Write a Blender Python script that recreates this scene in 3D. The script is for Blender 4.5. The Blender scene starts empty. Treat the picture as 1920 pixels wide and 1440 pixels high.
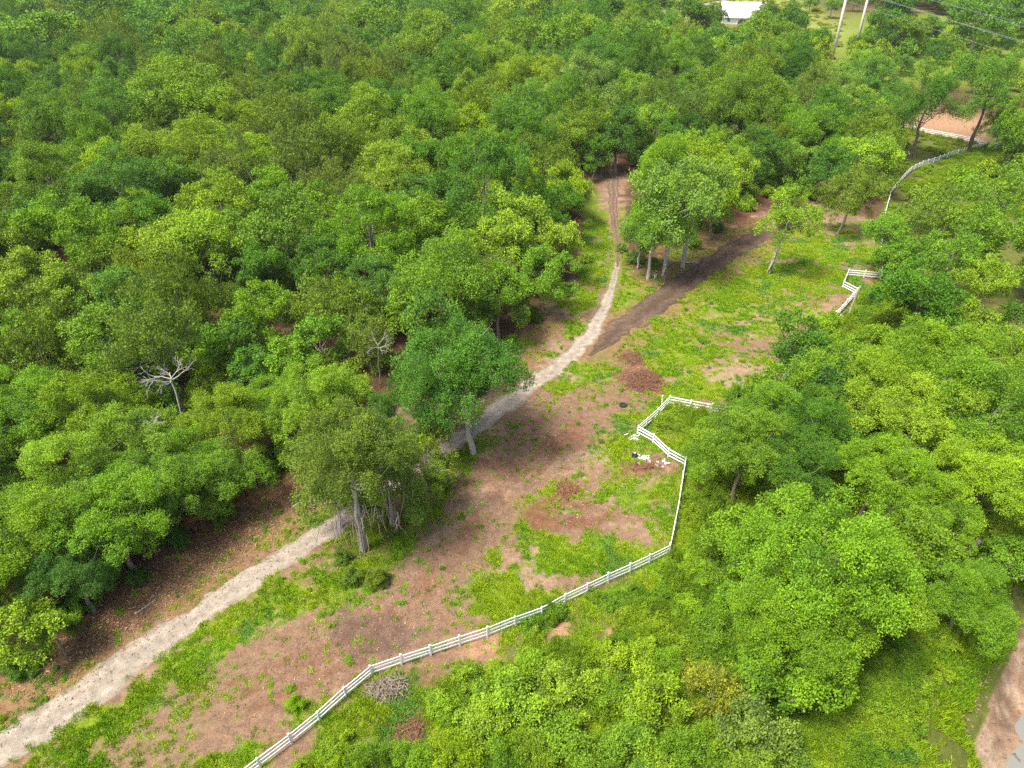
import bpy, math, random
import numpy as np
from mathutils import Vector, Matrix

sc = bpy.context.scene
COL = sc.collection
R = math.radians

# ------------------------------------------------------------------ camera
CAM_H, PITCH, FPX = 50.0, R(33.5), 1333.0        # drone height, tilt below the horizon, focal length in photo pixels
cam = bpy.data.cameras.new('camera')
cam.sensor_fit = 'HORIZONTAL'; cam.sensor_width = 36.0; cam.lens = 36.0 * FPX / 1920.0
cam.clip_start = 0.5; cam.clip_end = 6000
camo = bpy.data.objects.new('camera', cam); COL.objects.link(camo)
camo.location = (0, 0, CAM_H); camo.rotation_euler = (R(90) - PITCH, 0, 0)
sc.camera = camo

# ------------------------------------------------------------------ sky, sun, exposure (bright thin overcast)
SUN_EL, SUN_AZ = R(62), R(-120)                  # azimuth measured clockwise from +Y
w = bpy.data.worlds.new('World'); sc.world = w; w.use_nodes = True
nt = w.node_tree; nt.nodes.clear()
sky = nt.nodes.new('ShaderNodeTexSky'); sky.sky_type = 'NISHITA'; sky.sun_disc = False
sky.sun_elevation = SUN_EL; sky.sun_rotation = SUN_AZ
sky.air_density = 1.0; sky.dust_density = 4.0; sky.ozone_density = 0.6
bg = nt.nodes.new('ShaderNodeBackground'); bg.inputs['Strength'].default_value = 0.05
out = nt.nodes.new('ShaderNodeOutputWorld')
nt.links.new(sky.outputs[0], bg.inputs[0]); nt.links.new(bg.outputs[0], out.inputs[0])
sl = bpy.data.lights.new('sun', 'SUN'); sl.energy = 1.5; sl.angle = R(18); sl.color = (1.0, 0.95, 0.87)
so = bpy.data.objects.new('sun', sl); COL.objects.link(so)
sd = Vector((math.sin(SUN_AZ) * math.cos(SUN_EL), math.cos(SUN_AZ) * math.cos(SUN_EL), math.sin(SUN_EL)))
so.rotation_euler = sd.to_track_quat('Z', 'Y').to_euler(); so.location = sd * 120
sc.view_settings.view_transform = 'Standard'; sc.view_settings.look = 'None'
sc.view_settings.gamma = 1.0; sc.view_settings.use_curve_mapping = False
sc.view_settings.exposure = 2.5
sc.render.engine = 'CYCLES'
sc.cycles.max_bounces = 4; sc.cycles.diffuse_bounces = 2; sc.cycles.transmission_bounces = 2
sc.cycles.use_adaptive_sampling = True; sc.cycles.adaptive_threshold = 0.012; sc.cycles.adaptive_min_samples = 32
sc.cycles.glossy_bounces = 2; sc.cycles.volume_bounces = 0
sc.cycles.use_denoising = False

# ------------------------------------------------------------------ helpers
CP, SP = math.cos(PITCH), math.sin(PITCH)
def G(px, py, z=0.0):
    """survey: photo point -> ground metres on the level z"""
    x = (px - 960.0) / FPX; v = (py - 720.0) / FPX
    t = (CAM_H - z) / (SP + v * CP)
    return (x * t, (CP - v * SP) * t)
def depth(X, Y, Z):                                   # distance along the view axis
    return Y * CP + (CAM_H - Z) * SP
def to_px(X, Y, Z):
    d = Y * CP + (CAM_H - Z) * SP
    vv = ((CAM_H - Z) * CP - Y * SP) / d
    return (960 + FPX * X / d, 720 + FPX * vv)

_rng = np.random.default_rng(7)
_LAT = _rng.random((256, 256))
def vnoise(x, y):
    xi = np.floor(x).astype(int); yi = np.floor(y).astype(int)
    fx = x - xi; fy = y - yi
    fx = fx * fx * (3 - 2 * fx); fy = fy * fy * (3 - 2 * fy)
    a = _LAT[xi & 255, yi & 255]; b = _LAT[(xi + 1) & 255, yi & 255]
    c = _LAT[xi & 255, (yi + 1) & 255]; d = _LAT[(xi + 1) & 255, (yi + 1) & 255]
    return (a * (1 - fx) + b * fx) * (1 - fy) + (c * (1 - fx) + d * fx) * fy
def fbm(x, y, scale, octv=4):
    x = np.asarray(x, float) / scale; y = np.asarray(y, float) / scale
    s = 0; a = 0.5; tot = 0
    for i in range(octv):
        s = s + a * vnoise(x + 17.3 * i, y - 9.1 * i); tot += a; a *= 0.5; x = x * 2.03; y = y * 2.03
    return s / tot
def sstep(a, b, x):
    t = np.clip((x - a) / (b - a), 0, 1); return t * t * (3 - 2 * t)

# creek: bank line in metres, water level
WATER_Z = -6.0
def creek_s(x, y): return x - (41.0 + (y - 32.0) * 0.80 + 1.0 * np.sin(y * 0.17))
def terrain(x, y):
    x = np.asarray(x, float); y = np.asarray(y, float)
    z = (fbm(x + 300, y + 300, 40.0, 2) - 0.5) * 0.5
    s = creek_s(x, y)
    drop = sstep(-13, 4.0, s) * (1 - sstep(13, 30, s))
    near = 1 - sstep(120, 190, y)
    return z * (1 - drop) - (6.6 * drop) * near + 0.9 * (fbm(x, y, 2.6, 4) - 0.5) * drop * near
def tz(x, y): return float(terrain(np.array([x]), np.array([y]))[0])

def mesh_np(name, V, F, smooth=False, attrs=None):
    """V (n,3), F (m,k) one face size"""
    V = np.asarray(V, np.float32); F = np.asarray(F, np.int32)
    m = bpy.data.meshes.new(name)
    k = F.shape[1]
    m.vertices.add(len(V)); m.loops.add(F.size); m.polygons.add(len(F))
    m.vertices.foreach_set('co', V.ravel())
    m.loops.foreach_set('vertex_index', F.ravel())
    m.polygons.foreach_set('loop_start', np.arange(0, F.size, k, dtype=np.int32))
    if smooth: m.polygons.foreach_set('use_smooth', np.ones(len(F), bool))
    for nm, typ, dom, dat in (attrs or []):
        a = m.attributes.new(nm, typ, dom)
        a.data.foreach_set('color' if 'COLOR' in typ else 'value', np.asarray(dat, np.float32).ravel())
    m.update(calc_edges=True)
    return m
class MB:
    """collects boxes / tubes / free faces, builds one mesh"""
    def __init__(s): s.v = []; s.f = []
    def add(s, vs, fs):
        b = len(s.v); s.v += [tuple(p) for p in vs]; s.f += [tuple(i + b for i in f) for f in fs]
    def box(s, c, size, rot=None):
        hx, hy, hz = [q / 2 for q in size]
        P = [Vector((x, y, z)) for x in (-hx, hx) for y in (-hy, hy) for z in (-hz, hz)]
        if rot is not None: P = [rot @ p for p in P]
        P = [p + Vector(c) for p in P]
        s.add(P, [(0, 1, 3, 2), (4, 6, 7, 5), (0, 4, 5, 1), (2, 3, 7, 6), (0, 2, 6, 4), (1, 5, 7, 3)])
    def tube(s, pts, rad, n=6, cap=True):
        pts = [Vector(p) for p in pts]
        if not hasattr(rad, '__len__'): rad = [rad] * len(pts)
        ring = []
        up = Vector((0.31, 0.17, 0.93))
        for i, p in enumerate(pts):
            d = (pts[min(i + 1, len(pts) - 1)] - pts[max(i - 1, 0)]).normalized()
            a = d.cross(up)
            if a.length < 1e-3: a = d.cross(Vector((1, 0, 0)))
            a.normalize(); b = d.cross(a)
            ring.append([p + (a * math.cos(t) + b * math.sin(t)) * rad[i] for t in [2 * math.pi * k / n for k in range(n)]])
        vs = [q for r_ in ring for q in r_]
        fs = [(i * n + k, i * n + (k + 1) % n, (i + 1) * n + (k + 1) % n, (i + 1) * n + k) for i in range(len(pts) - 1) for k in range(n)]
        if cap: fs += [tuple(range(n - 1, -1, -1)), tuple(range((len(pts) - 1) * n, len(pts) * n))]
        s.add(vs, fs)
    def mesh(s, name, smooth=False):
        m = bpy.data.meshes.new(name); m.from_pydata(s.v, [], s.f)
        if smooth: m.polygons.foreach_set('use_smooth', [True] * len(m.polygons))
        m.update(); return m
def link(name, data, mat=None, parent=None, loc=None, rz=0.0, scale=None):
    o = bpy.data.objects.new(name, data); COL.objects.link(o)
    if mat is not None and data is not None and not data.materials: data.materials.append(mat)
    if parent is not None: o.parent = parent
    if loc is not None: o.location = loc
    if rz: o.rotation_euler.z = rz
    if scale is not None: o.scale = scale if hasattr(scale, '__len__') else (scale,) * 3
    return o
def tag(o, label, cat, group=None):
    o['label'] = label; o['category'] = cat
    if group: o['group'] = group
    return o
def empty(name, loc=(0, 0, 0), rz=0.0, scale=None):
    o = link(name, None, loc=loc, rz=rz, scale=scale); o.empty_display_size = 0.3; return o

# ------------------------------------------------------------------ materials
def newmat(name):
    m = bpy.data.materials.new(name); m.use_nodes = True
    n = m.node_tree.nodes; n.clear()
    o = n.new('ShaderNodeOutputMaterial')
    return m, n, m.node_tree.links, o
def plain(name, color, rough=0.7, noise=0.25, scale=6.0, bump=0.0, spec=0.3, metal=0.0):
    m, n, l, o = newmat(name)
    b = n.new('ShaderNodeBsdfPrincipled'); b.inputs['Roughness'].default_value = rough
    b.inputs['Specular IOR Level'].default_value = spec; b.inputs['Metallic'].default_value = metal
    tc = n.new('ShaderNodeTexCoord'); nz = n.new('ShaderNodeTexNoise')
    nz.inputs['Scale'].default_value = scale; nz.inputs['Detail'].default_value = 5
    l.new(tc.outputs['Object'], nz.inputs['Vector'])
    mr = n.new('ShaderNodeMapRange'); mr.inputs[3].default_value = 1 - noise; mr.inputs[4].default_value = 1 + noise
    l.new(nz.outputs['Fac'], mr.inputs[0])
    mx = n.new('ShaderNodeMix'); mx.data_type = 'RGBA'; mx.blend_type = 'MULTIPLY'; mx.inputs[0].default_value = 1
    mx.inputs[6].default_value = (*color, 1); l.new(mr.outputs[0], mx.inputs[7])
    l.new(mx.outputs[2], b.inputs['Base Color'])
    if bump:
        bp = n.new('ShaderNodeBump'); bp.inputs['Strength'].default_value = bump; bp.inputs['Distance'].default_value = 0.05
        l.new(nz.outputs['Fac'], bp.inputs['Height']); l.new(bp.outputs[0], b.inputs['Normal'])
    l.new(b.outputs[0], o.inputs[0])
    return m
def leafmat(name, source='object', fixed=None, transl=0.22):
    """leaf colour = the tree's own tint, varied clump by clump through the 'tone' attribute"""
    m, n, l, o = newmat(name)
    if source == 'object':
        oi = n.new('ShaderNodeObjectInfo'); tint = oi.outputs['Color']
    elif source == 'instancer':
        at = n.new('ShaderNodeAttribute'); at.attribute_type = 'INSTANCER'; at.attribute_name = 'tint'; tint = at.outputs['Color']
    else:
        at = n.new('ShaderNodeAttribute'); at.attribute_name = 'tint'; tint = at.outputs['Color']
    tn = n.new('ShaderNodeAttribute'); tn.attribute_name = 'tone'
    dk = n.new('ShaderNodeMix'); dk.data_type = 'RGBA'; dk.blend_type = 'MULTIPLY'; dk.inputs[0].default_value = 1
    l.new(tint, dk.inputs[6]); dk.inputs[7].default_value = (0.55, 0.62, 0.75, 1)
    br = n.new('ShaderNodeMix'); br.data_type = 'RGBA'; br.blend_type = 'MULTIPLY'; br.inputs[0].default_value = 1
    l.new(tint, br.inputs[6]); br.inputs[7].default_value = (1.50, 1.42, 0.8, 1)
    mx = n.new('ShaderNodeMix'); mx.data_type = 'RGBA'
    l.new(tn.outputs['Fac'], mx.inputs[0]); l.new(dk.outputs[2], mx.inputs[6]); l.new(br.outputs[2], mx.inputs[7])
    d = n.new('ShaderNodeBsdfPrincipled'); d.inputs['Roughness'].default_value = 0.55
    d.inputs['Specular IOR Level'].default_value = 0.10
    l.new(mx.outputs[2], d.inputs['Base Color'])
    t = n.new('ShaderNodeBsdfTranslucent')
    tm = n.new('ShaderNodeMix'); tm.data_type = 'RGBA'; tm.blend_type = 'MULTIPLY'; tm.inputs[0].default_value = 1
    l.new(mx.outputs[2], tm.inputs[6]); tm.inputs[7].default_value = (1.2, 1.1, 0.6, 1)
    l.new(tm.outputs[2], t.inputs['Color'])
    ms = n.new('ShaderNodeMixShader'); ms.inputs[0].default_value = transl
    l.new(d.outputs[0], ms.inputs[1]); l.new(t.outputs[0], ms.inputs[2]); l.new(ms.outputs[0], o.inputs[0])
    return m
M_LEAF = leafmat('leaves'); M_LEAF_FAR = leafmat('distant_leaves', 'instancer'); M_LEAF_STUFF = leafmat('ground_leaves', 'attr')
M_BARK = plain('bark', (0.20, 0.165, 0.13), 0.9, 0.5, 3.0, 0.6)
M_PALE = plain('pale_bark', (0.40, 0.37, 0.32), 0.9, 0.35, 3.0, 0.4)
M_DARKBARK = plain('dark_bark', (0.10, 0.08, 0.065), 0.9, 0.4, 3.0, 0.5)
M_VINE = plain('dry_vine', (0.30, 0.25, 0.20), 0.95, 0.5, 5.0, 0.5)
M_VINYL = plain('white_vinyl', (0.70, 0.70, 0.70), 0.55, 0.22, 2.5, 0.0, 0.3)
M_RUBBISH = plain('white_scrap', (0.36, 0.36, 0.35), 0.6, 0.2, 4.0)
M_RUBBER = plain('black_rubber', (0.022, 0.021, 0.020), 0.8, 0.3, 12.0)
M_BRUSH = plain('dry_brush', (0.19, 0.088, 0.046), 0.95, 0.5, 4.0)
M_GREYSTICK = plain('grey_sticks', (0.20, 0.165, 0.125), 0.95, 0.45, 4.0)
M_CONC = plain('pole_wood', (0.50, 0.46, 0.40), 0.85, 0.2, 0.8)

# ------------------------------------------------------------------ ground sheet
def axis(lo, a, b, hi, step, grow=1.22):
    mid = list(np.arange(a, b + 1e-6, step))
    r_ = []; d = step; p = b
    while p < hi: d *= grow; p += d; r_.append(min(p, hi))
    l_ = []; d = step; p = a
    while p > lo: d *= grow; p -= d; l_.append(max(p, lo))
    return np.array(l_[::-1] + mid + r_)
gx = axis(-2600, -60, 72, 2600, 0.38); gy = axis(-700, 20, 146, 4200, 0.38)
GX, GY = np.meshgrid(gx, gy); X = GX.ravel(); Y = GY.ravel()
Z = terrain(X, Y)
def inpoly(poly, x, y):
    x = np.asarray(x, float); y = np.asarray(y, float); r_ = np.zeros(x.shape, bool)
    n = len(poly); j = n - 1
    for i in range(n):
        xi, yi = poly[i]; xj, yj = poly[j]
        if yi != yj:
            r_ ^= ((yi > y) != (yj > y)) & (x < (xj - xi) * (y - yi) / (yj - yi) + xi)
        j = i
    return r_
def seg_dist(pts, x, y):
    best = np.full(np.shape(x), 1e9); 
    for (x0, y0), (x1, y1) in zip(pts[:-1], pts[1:]):
        dx, dy = x1 - x0, y1 - y0; L = dx * dx + dy * dy
        t = np.clip(((x - x0) * dx + (y - y0) * dy) / L, 0, 1)
        best = np.minimum(best, np.hypot(x - x0 - t * dx, y - y0 - t * dy))
    return best
PX = lambda pts: [G(*p) for p in pts]

C_LITTER = (0.073, 0.041, 0.022); C_GRASS = (0.112, 0.160, 0.010); C_GRASS2 = (0.080, 0.150, 0.020); C_OLIVE = (0.085, 0.098, 0.018)
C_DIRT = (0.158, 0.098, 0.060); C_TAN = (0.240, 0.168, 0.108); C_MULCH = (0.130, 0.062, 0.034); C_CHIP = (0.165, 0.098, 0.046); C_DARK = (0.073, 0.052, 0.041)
C_FIELD = (0.163, 0.189, 0.039); C_CLAY = (0.26, 0.152, 0.086); C_MUD = (0.215, 0.138, 0.088)
gc = np.tile(np.array(C_LITTER), (len(X), 1)).astype(float)
n_big = fbm(X, Y, 6.0, 4); n_mid = fbm(X + 90, Y - 40, 2.0, 4); n_fine = fbm(X - 50, Y + 70, 0.9, 3)
grass_w = np.zeros(len(X))
def paint(m, c, grass=None):
    global gc, grass_w
    gc = gc * (1 - m[:, None]) + np.array(c)[None, :] * m[:, None]
    if grass is not None: grass_w = grass_w * (1 - m) + grass * m
def blob(px, py, rx, ry, c, grass=0.0, amt=1.0, nz=1.5, soft=0.3, rot=0.0):
    cx, cy = G(px, py); dx = X - cx; dy = Y - cy
    if rot: ca, sa = math.cos(rot), math.sin(rot); dx, dy = dx * ca + dy * sa, -dx * sa + dy * ca
    d = np.hypot(dx / rx, dy / ry)
    m = sstep(soft, -soft, d - 1 + (n_mid - 0.5) * nz * 1.6 + (n_fine - 0.5) * nz) * amt
    paint(m, c, grass)
def stroke(pts, wd, c, grass=0.0, amt=1.0, nz=1.1, soft=0.7):
    d = seg_dist(PX(pts), X, Y)
    m = sstep(soft, -soft, d - wd + (n_mid - 0.5) * nz * 3.5 + (n_fine - 0.5) * nz * 2) * amt
    paint(m, c, grass)

CLEARING = PX([(-700, 2300), (-200, 1440), (0, 1300), (240, 1105), (420, 965), (560, 860), (760, 745), (950, 660), (1010, 600), (1085, 520), (1108, 430),
               (1122, 330), (1172, 330), (1168, 500), (1300, 470), (1420, 400), (1540, 385), (1660, 420), (1620, 560), (1500, 740), (1360, 800), (1300, 870),
               (1285, 1040), (1320, 1440), (1320, 2300)])
in_clear = sstep(-1.2, 1.2, np.where(inpoly(CLEARING, X, Y), 1, -1) * seg_dist(CLEARING + CLEARING[:1], X, Y) + (n_mid - 0.5) * 5)
base_mix = sstep(0.40, 0.60, n_big * 0.6 + n_mid * 0.4)
paint(in_clear, C_DIRT, 0.0)
paint(in_clear * sstep(0.50, 0.66, n_mid * 0.55 + n_big * 0.45) * .6, C_TAN, 0.0)
paint(in_clear * sstep(0.52, 0.60, fbm(X + 400, Y, 4.5, 5)) * 0.7, C_GRASS, 0.7)
# the worn earth strip along the middle of the clearing
stroke([(380, 1330), (560, 1240), (700, 1180), (780, 1120), (850, 1020), (900, 950), (990, 860), (1090, 790)], 4.6, C_DIRT, 0.0, 0.97, .6)
stroke([(840, 1000), (900, 950), (1000, 890), (1130, 850)], 1.5, C_TAN, 0.0, 0.6)
stroke([(760, 1160), (860, 1040), (930, 985)], 1.2, C_TAN, 0.0, 0.45)
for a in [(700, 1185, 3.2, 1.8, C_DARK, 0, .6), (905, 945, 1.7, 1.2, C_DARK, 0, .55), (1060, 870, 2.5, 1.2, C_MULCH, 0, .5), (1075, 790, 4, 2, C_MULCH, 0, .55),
          (960, 880, 4.5, 2.6, C_MULCH, 0, .4), (620, 1235, 4, 2, C_DARK, 0, .3), (1040, 740, 3.5, 2, C_DIRT, 0, .8), (560, 1270, 4, 2.2, C_DIRT, 0, .7)]: blob(*a)  # the dark ones paint shadow and moist dirt into the earth colour
# grass verges and patches
stroke([(-60, 1530), (125, 1425), (267, 1305), (400, 1220), (520, 1130), (640, 1060), (740, 1010)], 1.7, C_GRASS, 0.9, 0.85, 1.7)
stroke([(60, 1500), (250, 1390), (420, 1280)], 2.2, C_GRASS2, 0.7, 0.6, 1.2)
stroke([(0, 1345), (133, 1262), (267, 1175), (400, 1092), (513, 1018), (580, 980)], 0.5, C_GRASS, 0.8, 0.8)
for a in [(430, 1170, 3.4, 1.6, C_GRASS, 1, .95), (360, 1275, 2.4, 1.3, C_GRASS, 1, .8), (210, 1350, 3, 2, C_GRASS, 1, .9), (330, 1335, 1.6, 1.1, C_GRASS2, .8, .8),
          (460, 1290, 1.2, .7, C_GRASS, .9, .8), (180, 1420, 3.4, 1.7, C_GRASS, 1, .8), (300, 1420, 2.2, 1.2, C_GRASS2, .9, .8), (420, 1430, 2.0, 1, C_GRASS, .9, .8),
          (690, 1080, 4.2, 3.0, C_OLIVE, .8, .9), (740, 1030, 4, 3, C_OLIVE, .8, .9), (640, 1110, 3.2, 1.8, C_GRASS, .8, .8), (800, 960, 3.5, 2.5, C_OLIVE, .7, .85),
          (1060, 1050, 5.2, 3.0, C_GRASS, 1, 1), (1120, 1045, 4.5, 2.4, C_GRASS, 1, 1), (930, 1110, 3.8, 2.3, C_GRASS2, 1, 1), (990, 1130, 4.5, 1.8, C_GRASS, 1, 1),
          (1190, 1045, 3, 1.6, C_GRASS2, .9, .8), (1150, 830, 3.2, 2.4, C_GRASS, 1, .95), (1170, 910, 2.2, 2.4, C_GRASS2, 1, .9), (1140, 930, 2.2, 1.5, C_GRASS, 1, .9),
          (1250, 930, 2.6, 3.4, C_GRASS, 1, .95), (1255, 1000, 1.8, 2.2, C_GRASS, 1, .85), (980, 945, 1.4, 1, C_GRASS, 1, .8), (1000, 985, 1.6, 1, C_GRASS, 1, .8),
          (1110, 700, 4.5, 3.4, C_GRASS, 1, .9), (1150, 675, 3, 2, C_GRASS2, 1, .9), (1060, 725, 3.0, 1.5, C_GRASS, 1, .85), (1170, 745, 1.8, 1.5, C_GRASS, .9, .6),
          (1280, 690, 7, 7.5, C_GRASS, 1, 1), (1330, 640, 8, 7, C_GRASS, 1, .95), (1250, 625, 5, 5, C_GRASS, 1, 1), (1380, 560, 8, 7, C_GRASS, 1, .95),
          (1450, 520, 9, 8, C_GRASS, 1, .95), (1530, 470, 9, 9, C_GRASS, 1, .9), (1370, 720, 5, 4, C_GRASS, 1, .85), (1300, 730, 4, 2, C_GRASS, 1, .8),
          (1270, 785, 4, 1.8, C_GRASS, 1, .9), (1260, 820, 3, 2, C_OLIVE, 1, .9), (1225, 770, 1.6, 1.4, C_GRASS, .9, .8), (1560, 520, 6, 6, C_OLIVE, 1, .8), (1480, 430, 7, 6, C_GRASS, 1, .8),
          (1115, 500, 2.6, 8, C_GRASS, 1, .95), (1120, 410, 2.3, 16, C_GRASS, 1, .95), (1090, 560, 2.6, 3.5, C_GRASS, 1, .9), (1195, 545, 3.4, 4.5, C_GRASS, 1, .9), (1175, 575, 2, 2.5, C_GRASS, 1, .9), (1150, 540, .5, 5, C_GRASS, 1, .8)]: blob(*a)
paint(in_clear * grass_w * sstep(0.52, 0.62, fbm(X - 210, Y + 130, 1.7, 4)) * 0.75 * (1 - .75 * sstep(62, 80, Y)), C_DIRT, 0.12)
# bare earth showing inside the meadow
for a in [(1390, 645, 6, 2.6, C_DIRT, 0, .9), (1350, 700, 3.5, 2.5, C_TAN, 0, .8), (1330, 620, 3, 1.6, C_DIRT, 0, .6), (1500, 560, 7, 3.5, C_DIRT, .2, .55), (1390, 690, 3, 1.6, C_TAN, 0, .7),
          (1300, 690, 2.2, 1.2, C_DIRT, 0, .5), (1470, 600, 4, 2, C_TAN, 0, .5), (1540, 590, 3, 1.5, C_TAN, 0, .5), (1100, 1180, 2.6, 1.8, C_CLAY, 0, 1), (1080, 1165, 1.6, 1, C_CLAY, 0, .8), (900, 1215, 2.2, .9, C_CLAY, 0, .8),
          (660, 1330, 2.0, 1.4, C_CLAY, 0, .8), (760, 1280, 3.2, 1.4, C_MULCH, 0, .7), (720, 1340, 3.6, 1.8, C_MULCH, 0, .6), (810, 1240, 2.2, 1, C_DIRT, 0, .8)]: blob(*a)
stroke([(300, 1390), (440, 1300), (560, 1240), (700, 1180), (780, 1120), (850, 1020), (900, 950), (990, 860), (1080, 795), (1130, 740)], 3.3, C_DIRT, 0.03, 0.85, 0.7)
stroke([(840, 1000), (900, 950), (1000, 890), (1130, 850)], 1.2, C_TAN, 0.0, 0.5)
for off in (0, 26, 58): stroke([(430, 1290 + off), (600, 1215 + off), (740, 1140 + off * .9), (840, 1030 + off * .8), (900, 945 + off * .7), (1000, 860 + off * .6), (1090, 785 + off * .5)], .30, C_MULCH, 0.0, 0.55, .45, .4)
for a in [(700, 1185, 3.2, 1.8, C_DARK, 0, .5), (905, 945, 1.7, 1.2, C_DARK, 0, .5), (1060, 830, 3.5, 1.8, C_MULCH, 0, .45), (960, 880, 4.0, 2.2, C_MULCH, 0, .35)]: blob(*a)  # dark patches again: painted shadow and moist dirt over the strip
# mulch and wood chips
stroke([(60, 1285), (250, 1150), (400, 1050), (540, 960)], 3.4, C_CHIP, 0.05, 0.85)
stroke([(180, 1165), (330, 1040), (480, 930), (540, 880)], 2.4, C_MULCH, 0.0, 0.85)
for a in [(1015, 620, 2.6, 5, C_CHIP, 0, .95), (1000, 660, 2.2, 4, C_CHIP, .1, .9), (1060, 955, 3, 1.8, C_MULCH, 0, .8), (1090, 980, 3.2, 1.3, C_MULCH, 0, .8), (1030, 985, 2.8, .9, C_MULCH, 0, .7),
          (1060, 920, 1.2, 1.5, C_MULCH, 0, .9), (1205, 712, 3.0, 3.2, C_MULCH, 0, .9), (1185, 670, 2.4, 3, C_DIRT, 0, .9), (1190, 690, 2.2, 2, C_MULCH, 0, .7), (1205, 880, 3, 1.4, C_MULCH, 0, .7), (1185, 760, 2.2, 2.2, C_DIRT, 0, .7),
          (1360, 440, 6, 7, C_CHIP, .1, .9), (1260, 505, 5, 5, C_CHIP, .1, .85), (1310, 475, 5, 6, C_CHIP, .1, .8), (1400, 410, 5, 8, C_MULCH, 0, .9), (1220, 520, 3, 3, C_CHIP, .2, .7)]: blob(*a)
stroke([(1130, 660), (1217, 590), (1317, 520), (1417, 460), (1500, 420)], 4.4, C_CHIP, 0.1, 0.7)
# far fields, bare lot behind the paddock fence, corridor under the wires
def far_poly(pts, c, soft, grass=0.0):
    P = PX(pts); m = sstep(-soft, soft, np.where(inpoly(P, X, Y), 1, -1) * seg_dist(P + P[:1], X, Y) + (n_big - 0.5) * soft)
    paint(m, c, grass)
far_poly([(1120, -40), (1120, 30), (1230, 38), (1300, 42), (1400, 50), (1480, 85), (1560, 115), (1600, 60), (1480, -40)], C_FIELD, 6)
far_poly([(1690, 238), (1745, 248), (1850, 265), (1880, 248), (1860, 205), (1790, 190), (1710, 212)], C_CLAY, 2)
far_poly([(1560, 115), (1640, 180), (1800, 150), (1920, 190), (2100, 190), (2000, 20), (1620, 20)], C_GRASS, 5)
# creek side: lush slope, then mud
s_ = creek_s(X, Y); nearY = 1 - sstep(110, 160, Y)
paint(sstep(-16, -11, s_ + (n_mid - .5) * 4) * (1 - sstep(34, 40, s_)) * nearY, C_GRASS, 1.0)
mudm = sstep(-6.0, -4.6, s_ + np.clip((Y - 38) * .22, 0, 3) + (n_mid - .5) * 9 + (n_big - .5) * 12) * (1 - sstep(15, 19, s_)) * nearY
paint(mudm, C_MUD, 0.0)
paint(mudm * sstep(.48, .60, fbm(X + 60, Y, 1.6, 4)) * .8, (0.30, 0.215, 0.145), 0.0)
paint(mudm * sstep(.56, .66, fbm(X - 60, Y, 2.4, 4)) * .7, (0.12, 0.075, 0.046), 0.0)
right = sstep(0, 4, X - 17) * (1 - in_clear) * nearY
FENCE_LINE = PX([(370, 1532), (489, 1439), (698, 1267), (1254, 1040), (1283, 878), (1195, 816), (1254, 759), (1372, 781), (1454, 732), (1564, 600), (1605, 555), (1650, 524), (1652, 430), (1669, 364)])
BEYOND = FENCE_LINE + [(160, 160), (160, -40), (-10, -40)]
f_d = seg_dist(FENCE_LINE, X, Y)
bey = inpoly(BEYOND, X, Y) * nearY * sstep(.2, 1.5, f_d + (n_mid - .5) * 2) * (s_ < -3)
paint(bey * sstep(.38, .52, n_mid * .6 + n_big * .4 + .10 * sstep(-4, 8, X)), C_OLIVE, 0.6)
far_poly([(1669, 364), (1700, 332), (1760, 304), (1848, 276), (1960, 285), (1960, 430), (1660, 430)], C_OLIVE, 3, .7)
far_poly([(1669, 362), (1697, 330), (1760, 300), (1848, 272), (1745, 250), (1690, 240), (1640, 280)], C_OLIVE, 3, .8)
nv = len(gx)
idx = np.arange(len(gy) * nv).reshape(len(gy), nv)
F = np.stack([idx[:-1, :-1], idx[:-1, 1:], idx[1:, 1:], idx[1:, :-1]], -1).reshape(-1, 4)
gm = mesh_np('ground', np.stack([X, Y, Z], 1), F, True, [('soil', 'FLOAT_COLOR', 'POINT', np.concatenate([gc, np.ones((len(X), 1))], 1))])

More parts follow.
